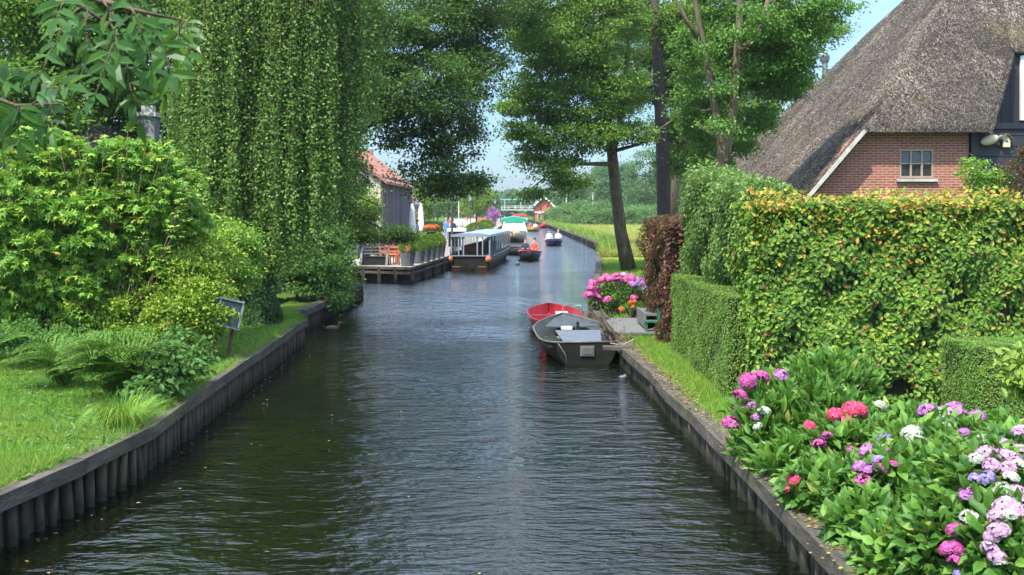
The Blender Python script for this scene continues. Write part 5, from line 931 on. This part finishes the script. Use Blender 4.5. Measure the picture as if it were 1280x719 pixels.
# ---------------------------------------------------------------- far vegetation
def mass(name, label, cat, x0, x1, y0, y1, h, n, leaf, mt, lobes, kind=None):
    cs = []; N0 = n//lobes; ps, ns = [], []
    for i in range(lobes):
        cx = x0+(x1-x0)*(i+.5+rng.normal()*.25)/lobes; cyy = y0+(y1-y0)*rng.random(); rh = h*(.7+.45*rng.random()); rw = (x1-x0)/lobes*(.9+.6*rng.random())
        d = rdir(N0); d[:, 2] = abs(d[:, 2]); rr = 1-rng.random(N0)**2*.3+.09*np.sin(d[:, 0]*9+i)*np.sin(d[:, 2]*11+i*2)+.07*np.sin(d[:, 0]*21)*np.sin(d[:, 1]*17+d[:, 2]*19); ps.append(np.column_stack([cx+d[:, 0]*rw*rr, cyy+d[:, 1]*rw*rr, .3+d[:, 2]*rh*rr])); ns.append(d)
    ps = np.concatenate(ps); ns = np.concatenate(ns); o_ = link(name, leaf_mesh(name, ps, ns+rdir(len(ps)), ns+rdir(len(ps))*.5, leaf*(.6+.8*rng.random(len(ps))), leaf*.7, DIAMOND), None, mt); return tag(o_, label, cat, kind=kind)
mass('far_wood', 'dark blue green wood on the horizon behind the drawbridge', 'wood', -90, -2, 350, 390, 11, 30000, 1.4, 'wood_leaf', 12, 'stuff')
mass('far_wood', 'hazy wood on the horizon right of the drawbridge', 'wood', -4, 60, 360, 400, 10, 26000, 1.4, 'wood_leaf', 9, 'stuff')
mass('far_wood', 'hazy line of trees closing the meadow behind the leaning tree', 'wood', 20, 130, 300, 330, 14, 34000, 1.3, 'wood_leaf', 12, 'stuff')
for i, (px, Yq, w, h) in enumerate(((706, 178, 30, 4.2), (729, 172, 40, 4.9), (752, 168, 34, 4.3), (777, 172, 34, 4.0), (800, 175, 40, 3.8), (826, 178, 40, 4.0), (690, 200, 22, 3.2))):
    x = PX(px, Yq); r = w*Yq/F*.62
    tree('willow_bush', ['round grey green willow bush at the left end of the meadow edge', 'tallest round willow bush at the meadow edge', 'round willow bush left of the leaning trunk', 'round willow bush just left of the leaning trunk foot', 'round willow bush right of the leaning trunk', 'round willow bush behind the dark upright trunk', 'small willow bush beside the boathouse'][i], 'bush', (x, Yq, .5), [([(x, Yq, .4), (x, Yq, h*.7)], [.1, .03])],
         [((x, Yq, h*.42), (r, r, h*.52)), ((x+r*.5, Yq-1, h*.3), (r*.7, r*.6, h*.4))], 70, 7000, .26, .8, 'far_leaf', 'bark', 'willow bushes at the meadow edge', twigs=False)
for i, (px, Yq, w, top) in enumerate(((770, 215, 60, 196), (812, 205, 70, 186), (745, 235, 50, 208), (850, 205, 60, 170), (715, 250, 40, 225))):
    simple_tree(['pale tall tree beyond the willow bushes left of the dark trunk', 'pale tree beyond the meadow right of the dark trunk', 'pale rounded tree above the willow bushes', 'tall tree beyond the meadow behind the green hedge', 'small pale tree near the boathouse'][i], px, Yq, w, top, 'wood_leaf', 'poplar_tree', 9000, 'pale trees beyond the meadow', .42)
for px in (708, 741): b = MB(); b.cone((0, 0, 0), .12, .1, 5.5, 8); o_ = b.build('utility_pole', 'stone_sill', None); o_.location = (PX(px, 190), 190, .5); tag(o_, 'thin grey pole above the willow bushes, %s' % ('the left one by the boathouse' if px == 708 else 'the right one'), 'pole')

# ---------------------------------------------------------------- trees on the right bank
b0 = P(786, 337, 45.7); b0.z = .5
tr1 = [([tuple(b0), tuple(P(776, 290, 45.7)), tuple(P(770, 240, 45.6)), tuple(P(765, 190, 45.5)), tuple(P(757, 130, 45.3)), tuple(P(752, 60, 45)), tuple(P(750, -40, 45))], [.34, .26, .24, .22, .17, .12, .05]),
       ([tuple(P(765, 195, 45.5)), tuple(P(778, 140, 45.8)), tuple(P(785, 60, 46)), tuple(P(790, -30, 46))], [.16, .12, .09, .04]),
       ([tuple(P(764, 180, 45.4)), tuple(P(730, 150, 44.6)), tuple(P(690, 120, 44)), tuple(P(660, 70, 43.5))], [.12, .09, .06, .03]),
       ([tuple(P(766, 205, 45.4)), tuple(P(725, 205, 44.5)), tuple(P(690, 215, 44)), tuple(P(665, 235, 44))], [.1, .07, .04, .02]),
       ([tuple(P(764, 190, 45.4)), tuple(P(800, 180, 45)), tuple(P(840, 150, 45))], [.09, .06, .03])]
tree('alder_tree', 'alder with a leaning bare trunk on the grass beyond the pink hydrangea', 'tree', b0, tr1,
     [BL(690, 55, 44, 45, 38, 2), BL(745, 30, 45, 55, 50, 2.2), BL(650, 110, 43.5, 22, 22, 1), BL(700, 130, 44, 38, 24, 1.5), BL(760, 110, 45, 40, 28, 1.8), BL(680, 165, 44, 36, 18, 1.2), BL(735, 172, 44.5, 36, 18, 1.5), BL(690, 212, 44, 26, 22, 1), BL(672, 240, 43.8, 14, 10, .6), BL(792, 165, 45, 22, 12, 1), BL(730, -40, 45, 80, 40, 2.5), BL(640, 145, 43, 18, 14, .8), BL(720, 235, 44, 14, 10, .5), BL(670, 120, 44, 34, 30, 1.3), BL(720, 90, 44.5, 44, 30, 1.6), BL(665, 20, 44, 34, 40, 1.6), BL(690, 190, 44, 40, 14, 1), BL(770, 150, 44.5, 30, 20, 1.2), BL(640, 165, 43.6, 14, 8, .6)],
     360, 88000, .13, .66, 'alder_leaf', 'pale_bark', surf=.45, flat=.36)
b1 = P(829, 320, 48); b1.z = .5
tree('poplar_tree', 'tall straight dark trunked tree behind the copper beech hedge', 'tree', b1,
     [([tuple(b1), tuple(P(830, 270, 48)), tuple(P(829, 200, 48)), tuple(P(824, 100, 48)), tuple(P(819, 20, 48)), tuple(P(817, -60, 48))], [.36, .31, .3, .26, .2, .1]), ([tuple(P(825, 110, 48)), tuple(P(850, 60, 48)), tuple(P(870, 10, 48))], [.1, .07, .03]), ([tuple(P(826, 140, 48)), tuple(P(800, 105, 47.5)), tuple(P(790, 60, 47.5))], [.09, .06, .03]), ([tuple(P(828, 180, 48)), tuple(P(860, 165, 48)), tuple(P(890, 170, 48))], [.07, .05, .02])],
     [BL(850, 40, 49, 42, 36, 1.8), BL(790, 15, 50, 26, 30, 1.4), BL(865, 105, 49, 36, 30, 1.6), BL(795, 110, 50, 20, 18, 1.2), BL(870, 165, 49, 38, 24, 1.6), BL(850, -30, 50, 60, 20, 2), BL(855, 205, 49, 26, 14, 1)], 260, 70000, .13, .7, 'alder_leaf', 'dark_bark', surf=.45, flat=.38)
b2 = Vector((5.15, 26.5, .5))
Pt = lambda a, c: tuple(P(a, c, 26.5))
tree('robinia_tree', 'tall tree whose pale trunk forks in a V beside the thatched roof', 'tree', b2,
     [([(5.15, 26.5, .4), Pt(905, 200), Pt(903, 180), Pt(892, 130), Pt(883, 70), Pt(868, 0), Pt(860, -60)], [.22, .18, .12, .085, .07, .06, .04]), ([Pt(906, 205), Pt(908, 185), Pt(917, 130), Pt(922, 60), Pt(926, 0), Pt(928, -70)], [.19, .13, .1, .095, .085, .06]),
      ([tuple(P(880, 60, 26.5)), tuple(P(855, 20, 26.4)), tuple(P(835, -20, 26.4))], [.07, .05, .03]), ([Pt(920, 70), Pt(950, 40), Pt(968, -30)], [.09, .08, .05])],
     [BL(955, 30, 27.5, 50, 32, 1.2), BL(990, 60, 28, 36, 26, 1.2), BL(935, 95, 28, 36, 30, 1.1), BL(975, 105, 28.5, 32, 22, 1), BL(900, 40, 28, 36, 32, 1), BL(1015, 22, 28, 40, 22, 1.2), BL(940, 150, 28.5, 22, 20, .8), BL(862, 60, 27.5, 16, 30, .7), BL(930, -20, 27.6, 80, 26, 1), BL(1050, 5, 27, 20, 10, .6), BL(912, 110, 25.9, 16, 10, .25), BL(880, 60, 25.9, 16, 12, .25), BL(925, 50, 25.8, 16, 14, .25), BL(900, 160, 25.9, 12, 8, .2), BL(945, 20, 25.8, 20, 12, .3), BL(880, 150, 29, 24, 34, 1), BL(890, 200, 29, 26, 20, .8), BL(930, 185, 29.5, 14, 16, .5), BL(862, 120, 28, 14, 26, .7), BL(982, 85, 28, 28, 24, 1)], 430, 62000, .088, .36, 'robinia_leaf', 'pale_bark', surf=.4, flat=.42, limb_r=.012)

for i, (px, Yq, bl_, lb) in enumerate(((868, 62, [(870, 40, 50, 50), (830, 90, 34, 40), (900, 110, 44, 44), (860, 165, 40, 36), (800, 50, 26, 40), (835, 0, 44, 36), (890, 200, 34, 24)], 'light green tree farther back showing between the upright and the forked trunks'), (965, 58, [(950, 40, 44, 44), (975, 90, 34, 34), (930, 130, 36, 40), (1010, 40, 34, 26), (940, 180, 24, 24)], 'light green tree farther back beside the thatched roof'), (735, 70, [(735, 40, 44, 46), (700, 90, 30, 34), (765, 110, 34, 34), (740, -10, 50, 34), (660, 30, 28, 40)], 'light green tree farther back behind the leaning alder'))):
    b_ = P(px, 300, Yq); b_.z = .45
    px = px if px != 735 else 842; b_ = P(px, 300, Yq); b_.z = .45; tree('ash_tree', lb, 'tree', b_, [([tuple(b_), tuple(P(px+3, 200, Yq)), tuple(P(px-4, 80, Yq)), tuple(P(px, -20, Yq))], [.32, .26, .16, .05])], [BL(a, c, Yq, rx, rz, 2.2) for a, c, rx, rz in bl_], 150, 38000, .17, .9, 'alder_leaf', 'bark', 'trees farther back on the right bank', surf=.45, flat=.45)
# ---------------------------------------------------------------- thatched farmhouse
H = thing('thatched_farmhouse', 'large brick farmhouse with a steep grey thatched hip roof behind the beech hedge', 'house', (11.65, 28, .5)); HO = Vector((11.65, 28, .5))
def hp(p): return tuple(Vector(p)-HO)
def grid_face(bm_, quad, nu, nv):
    """bilinear patch so that the thatch can be made uneven"""
    a, b_, c, d = [Vector(q) for q in quad]; g = [[None]*(nv+1) for _ in range(nu+1)]
    for i in range(nu+1):
        for j in range(nv+1): u = i/nu; v_ = j/nv; g[i][j] = bm_.verts.new(a*(1-u)*(1-v_)+b_*u*(1-v_)+c*u*v_+d*(1-u)*v_)
    for i in range(nu):
        for j in range(nv):
            vs4 = [g[i][j], g[i+1][j], g[i+1][j+1], g[i][j+1]]; vs4 = [v_ for k, v_ in enumerate(vs4) if all((v_.co-w_.co).length > 1e-4 for w_ in vs4[:k])]
            if len(vs4) > 2: bm_.faces.new(vs4)
Lz = lambda X: -5.35+1.17*X
Hz = lambda Yv: 5.05+(Yv-27.55)*1.16
apexF = (14.5, 33.2, 11.6); apexB = (14.5, 34.6, 11.6)
cL = (8.88, 27.55, 5.05); lowF = (6.45, 27.7, 2.2); lowB = (6.45, 48.1, 2.2)
cutL = (11.98, 27.55, 5.05); cutTL = (13.4, 29.45, 7.25); cutTR = (15.6, 29.45, 7.25); cutR = (17.05, 27.55, 5.05); cR = (20.1, 27.55, 5.05)
bm_ = bmesh.new()
grid_face(bm_, [cL, (8.88, 27.7, Lz(8.88)), lowF, lowF][0:0] or [lowF, lowB, apexB, apexF], 40, 30)
grid_face(bm_, [lowF, lowF, apexF, cL], 1, 30)
grid_face(bm_, [cL, cutL, cutTL, apexF], 12, 24); grid_face(bm_, [cutTL, cutTR, apexF, apexF], 8, 12); grid_face(bm_, [cutTR, cutR, cR, apexF][0:4], 12, 24)
grid_face(bm_, [(22.55, 27.7, 2.2), (22.55, 48.1, 2.2), apexB, apexF], 20, 16); grid_face(bm_, [(22.55, 27.7, 2.2), (22.55, 27.7, 2.2), apexF, cR], 1, 16); grid_face(bm_, [lowB, (22.55, 48.1, 2.2), apexB, apexB], 16, 16)
bmesh.ops.remove_doubles(bm_, verts=bm_.verts, dist=.02)
for v_ in bm_.verts:
    w_ = v_.co; v_.co += Vector((0, 0, .05*math.sin(w_.x*2.3+w_.y*1.1)*math.sin(w_.y*1.7))); v_.co += Vector((0, 0, .018*math.sin(w_.x*7.1+w_.z*5)*math.sin(w_.y*6.3+1))); v_.co -= HO
bmesh.ops.recalc_face_normals(bm_, faces=bm_.faces)
me = bpy.data.meshes.new('roof'); bm_.to_mesh(me); bm_.free()
for p_ in me.polygons: p_.use_smooth = True
rf = link('roof', me, H, 'thatch'); sm = rf.modifiers.new('s', 'SOLIDIFY'); sm.thickness = .13; sm.offset = -1
# loose straw ends standing out of the roof (surface of the thatch)
def straws(quad, n_):
    a, b_, c, d = [np.array(q, float) for q in quad]; u = rng.random(n_)[:, None]; v_ = rng.random(n_)[:, None]; p_ = a*(1-u)*(1-v_)+b_*u*(1-v_)+c*u*v_+d*(1-u)*v_
    nn = norm(np.cross(b_-a, d-a)); nn = nn if nn[2] > 0 else -nn; dn = norm(((a+b_)-(c+d))[None])[0]
    return p_+nn*.01, dn[None]*1.0+nn[None]*.25+rng.normal(size=(n_, 3))*.35, np.tile(nn, (n_, 1))+rng.normal(size=(n_, 3))*.3
Sp = [straws([cL, cutL, cutTL, apexF], 30000), straws([cutTL, cutTR, apexF, apexF], 2500), straws([lowF, lowB, apexB, apexF], 42000)]
ps = np.concatenate([s_[0] for s_ in Sp])-np.array(tuple(HO)); ax = np.concatenate([s_[1] for s_ in Sp]); nn = np.concatenate([s_[2] for s_ in Sp]); N = len(ps)
leafmat('straw', [(0, (.045, .04, .036)), (.5, (.125, .106, .09)), (.85, (.24, .21, .178)), (1, (.45, .42, .38))], trans=.02, rough=.9, patch=.6, pscale=.5)
link('thatch_ends', leaf_mesh('thatch_ends', ps, ax, nn, .06*(.5+rng.random(N)), .013, DIAMOND), H, 'straw')
# eave fringe
N = 5000; u = rng.random(N); e0 = np.array(cL); e1 = np.array(cutL); ps = e0+(e1-e0)*u[:, None]+np.column_stack([0*u, rng.random(N)*.1, .03-rng.random(N)*.1]); ps -= np.array(tuple(HO))
link('eave_fringe', leaf_mesh('eave_fringe', ps, np.column_stack([rng.normal(size=N)*.15, -.4+rng.normal(size=N)*.1, -np.ones(N)]), np.tile((0, -1., .3), (N, 1)), .06, .016, DIAMOND), H, 'straw')
N = 3000; u = rng.random(N); e0 = np.array(cutL); e1 = np.array(cutTL); ps = e0+(e1-e0)*u[:, None]+np.column_stack([rng.random(N)*.03, rng.random(N)*.1, .02-rng.random(N)*.14]); ps -= np.array(tuple(HO))
link('verge_fringe', leaf_mesh('verge_fringe', ps, np.column_stack([.5+rng.normal(size=N)*.2, -.4+rng.normal(size=N)*.1, -.6*np.ones(N)]), np.tile((0, -1., .3), (N, 1)), .1, .02, DIAMOND), H, 'straw')
# walls: brick left of X=11.65
w0 = 9.06-.0
wx0, wx1 = PX(1124, 28), PX(1167, 28); wz1, wz0 = P(0, 186, 28).z, P(0, 223, 28).z
def wallpoly(b_, pts): b_.prism([hp((x_, 28, z_)) for x_, z_ in pts], (0, .25, 0))
b = MB(); wallpoly(b, [(6.9, .5), (wx0, .5), (wx0, 5.02), (8.86, 5.02), (6.9, 2.7)]); wallpoly(b, [(wx1, .5), (11.65, .5), (11.65, 5.1), (wx1, 5.1)]); wallpoly(b, [(wx0, .5), (wx1, .5), (wx1, wz0), (wx0, wz0)]); wallpoly(b, [(wx0, wz1), (wx1, wz1), (wx1, 5.1), (wx0, 5.1)]); b.build('brick_wall', 'brick', H)
b = MB(); b.box(hp((6.95, 38, 1.3)), (.2, 19.5, 1.6)); b.build('side_wall', 'brick_side', H)
b = MB(); b.bar(hp((7.2, 27.5, 3.05)), hp((8.84, 27.5, 4.97)), .07, .085); b.build('verge_board', 'stone_sill', H)
# window
wf = MB(); cx_ = (wx0+wx1)/2; ww_ = wx1-wx0; hh_ = wz1-wz0; cz_ = (wz0+wz1)/2
for z_ in (wz0+.03, wz1-.03, cz_): wf.box(hp((cx_, 28.02, z_)), (ww_-.004, .06, .055 if z_ != cz_ else .03))
for x_ in (wx0+.03, wx1-.03, wx0+ww_*.34, wx0+ww_*.66): wf.box(hp((x_, 28.021, cz_)), (.045, .055, hh_-.004))
wf_ = wf.build('window_frame', 'window_paint', H); b = MB(); b.box(hp((cx_, 28.06, cz_)), (ww_, .015, hh_)); b.build('pane', 'glass_dark', wf_); b = MB(); b.box(hp((cx_, 27.97, wz0-.05)), (ww_+.16, .12, .07)); b.build('sill', 'stone_sill', wf_)
b = MB(); b.box(hp((cx_-.02, 28.04, wz1-.22)), (ww_*.9, .012, .3)); b.build('curtain', 'sign_back', wf_)
# black timber part
b = MB(); b.box(hp((14.5, 28.16, 2.8)), (5.66, .2, 4.6))
for k in range(17): b.box(hp((14.4, 28.03, .7+k*.27)), (5.4, .03, .255), rot=Matrix.Rotation(R(-3), 4, 'X'))
b.build('timber_wall', 'black_plank', H)
b = MB(); b.box(hp((11.78, 27.98, 2.8)), (.2, .16, 4.55)); b.build('corner_post', 'black_plank', H)
b = MB(); b.bar(hp((12.6, 27.95, 3.2)), hp((13.9, 27.95, 4.7)), .08, .2); b.build('brace', 'black_plank', H)
b = MB()
for k in range(18): b.box(hp((12.32+k*.25+.01, 29.66+.004*(k % 2), 6.16)), (.24, .05, 2.1))
b.build('gable_boards', 'black_plank', H); b = MB(); b.box(hp((14.5, 28.8, 5.13)), (4.9, 1.7, .14)); b.build('lintel', 'black_paint', H)
b = MB(); b.box(hp((14.65, 29.6, 6.28)), (1.9, .08, 1.75)); w = b.build('window_frame', 'white_paint', H); b = MB(); b.box(hp((14.65, 29.54, 6.28)), (1.7, .06, 1.55)); b.build('pane', 'glass_dark', w)
# roof vent, bird house and lamp
b = MB(); b.cone((0, 0, -.5), .1, .1, 1.1, 10); b.cone((0, 0, .5), .14, .19, .18, 12); b.ball((0, 0, .72), .17, (1, 1, .7), 12); b.cone((0, 0, .82), .03, .01, .12, 8); ov = b.build('roof_vent', 'grey_metal', H); ov.location = hp((11.46, 40.2, 7.9))
t = thing('bird_house', 'pale wooden nest box fixed to the black timber wall', 'bird house', tuple(P(1258.5, 178, 27.9))); b = MB(); b.prism([(-.09, 0, -.12), (.09, 0, -.12), (.09, 0, .1), (0, 0, .19), (-.09, 0, .1)], (0, .08, 0)); b.build('box', 'boat_cream', t); b = MB(); b.bar((-.15, .02, .07), (0, .02, .22), .16, .02); b.bar((.15, .02, .07), (0, .02, .22), .16, .02); b.build('roof', 'boat_rim', t); b = MB(); b.cone((0, 0, 0), .025, .025, .01, 10); h_ = b.build('entrance_hole', 'black_paint', t); h_.rotation_euler = (R(90), 0, 0); h_.location = (0, -.002, .03)
t = thing('straw_nest', 'pale drop shaped nesting pocket hung on the black wall left of the nest box', 'nest', tuple(P(1237, 175, 27.86))); b = MB(); b.ball((0, 0, 0), .16, (1.5, .7, .8), 14); o_ = b.build('pocket', 'boat_cream', t); o_.rotation_euler = (0, R(-18), 0); b = MB(); b.bar((.18, 0, .06), (.32, 0, .12), .04, .04); b.build('tip', 'rope', t)
tree('rose_shrub', 'airy shrub with small leaves climbing before the black timber wall', 'shrub', (PX(1232, 26), 26, .5), [([(PX(1232, 26), 26, .4), (PX(1232, 26), 26, 3.6)], [.03, .01]), ([(PX(1232, 26), 26, .4), (PX(1250, 26), 26, 3.4)], [.02, .01])], [BL(1232, 225, 26, 24, 24, .4), BL(1215, 215, 26, 16, 20, .3), BL(1250, 232, 26, 14, 16, .3)], 70, 2800, .07, .16, 'maple_leaf', 'twig', limb_r=.008)
tree('smoke_bush', 'dark red leaved shrub top beside the airy one at the right edge', 'shrub', (PX(1272, 25.5), 25.5, .5), [([(PX(1272, 25.5), 25.5, .4), (PX(1272, 25.5), 25.5, 3.4)], [.03, .01])], [BL(1270, 225, 25.5, 16, 26, .4), BL(1283, 200, 25.5, 12, 16, .3)], 40, 1500, .07, .16, 'copper_leaf', 'twig', limb_r=.008)
# leaf litter on the right cap beam
N = 1500; Y = 7+rng.random(N)*14; X = inlineR(Y)+.13+rng.normal(size=N)*.12
o_ = link('leaf_litter', leaf_mesh('leaf_litter', np.column_stack([X, Y, np.full(N, .426)+rng.random(N)*.01]), np.column_stack([rng.normal(size=(N, 2)), .1*rng.normal(size=N)]), np.tile((0, 0, 1.), (N, 1))+rng.normal(size=(N, 3))*.2, .045, .03, DIAMOND), None, 'litter_leaf'); tag(o_, 'fallen leaves along the right bank edge', 'leaves', kind='stuff')

# ---------------------------------------------------------------- air
b = MB(); b.box((0, 285, 9.2), (1240, 650, 21.0)); hz = b.build('haze', None) if False else None
me = bpy.data.meshes.new('haze'); b.bm.to_mesh(me); hz = bpy.data.objects.new('haze', me); col.objects.link(hz); tag(hz, 'thin blue summer haze along the canal', 'haze', kind='stuff')
m = bpy.data.materials.new('haze'); m.use_nodes = True; n = m.node_tree; n.nodes.clear(); o = n.nodes.new('ShaderNodeOutputMaterial'); pvn = n.nodes.new('ShaderNodeVolumePrincipled')
pvn.inputs['Color'].default_value = (.8, .88, 1, 1); pvn.inputs['Density'].default_value = .0002; n.links.new(pvn.outputs[0], o.inputs['Volume']); me.materials.append(m)
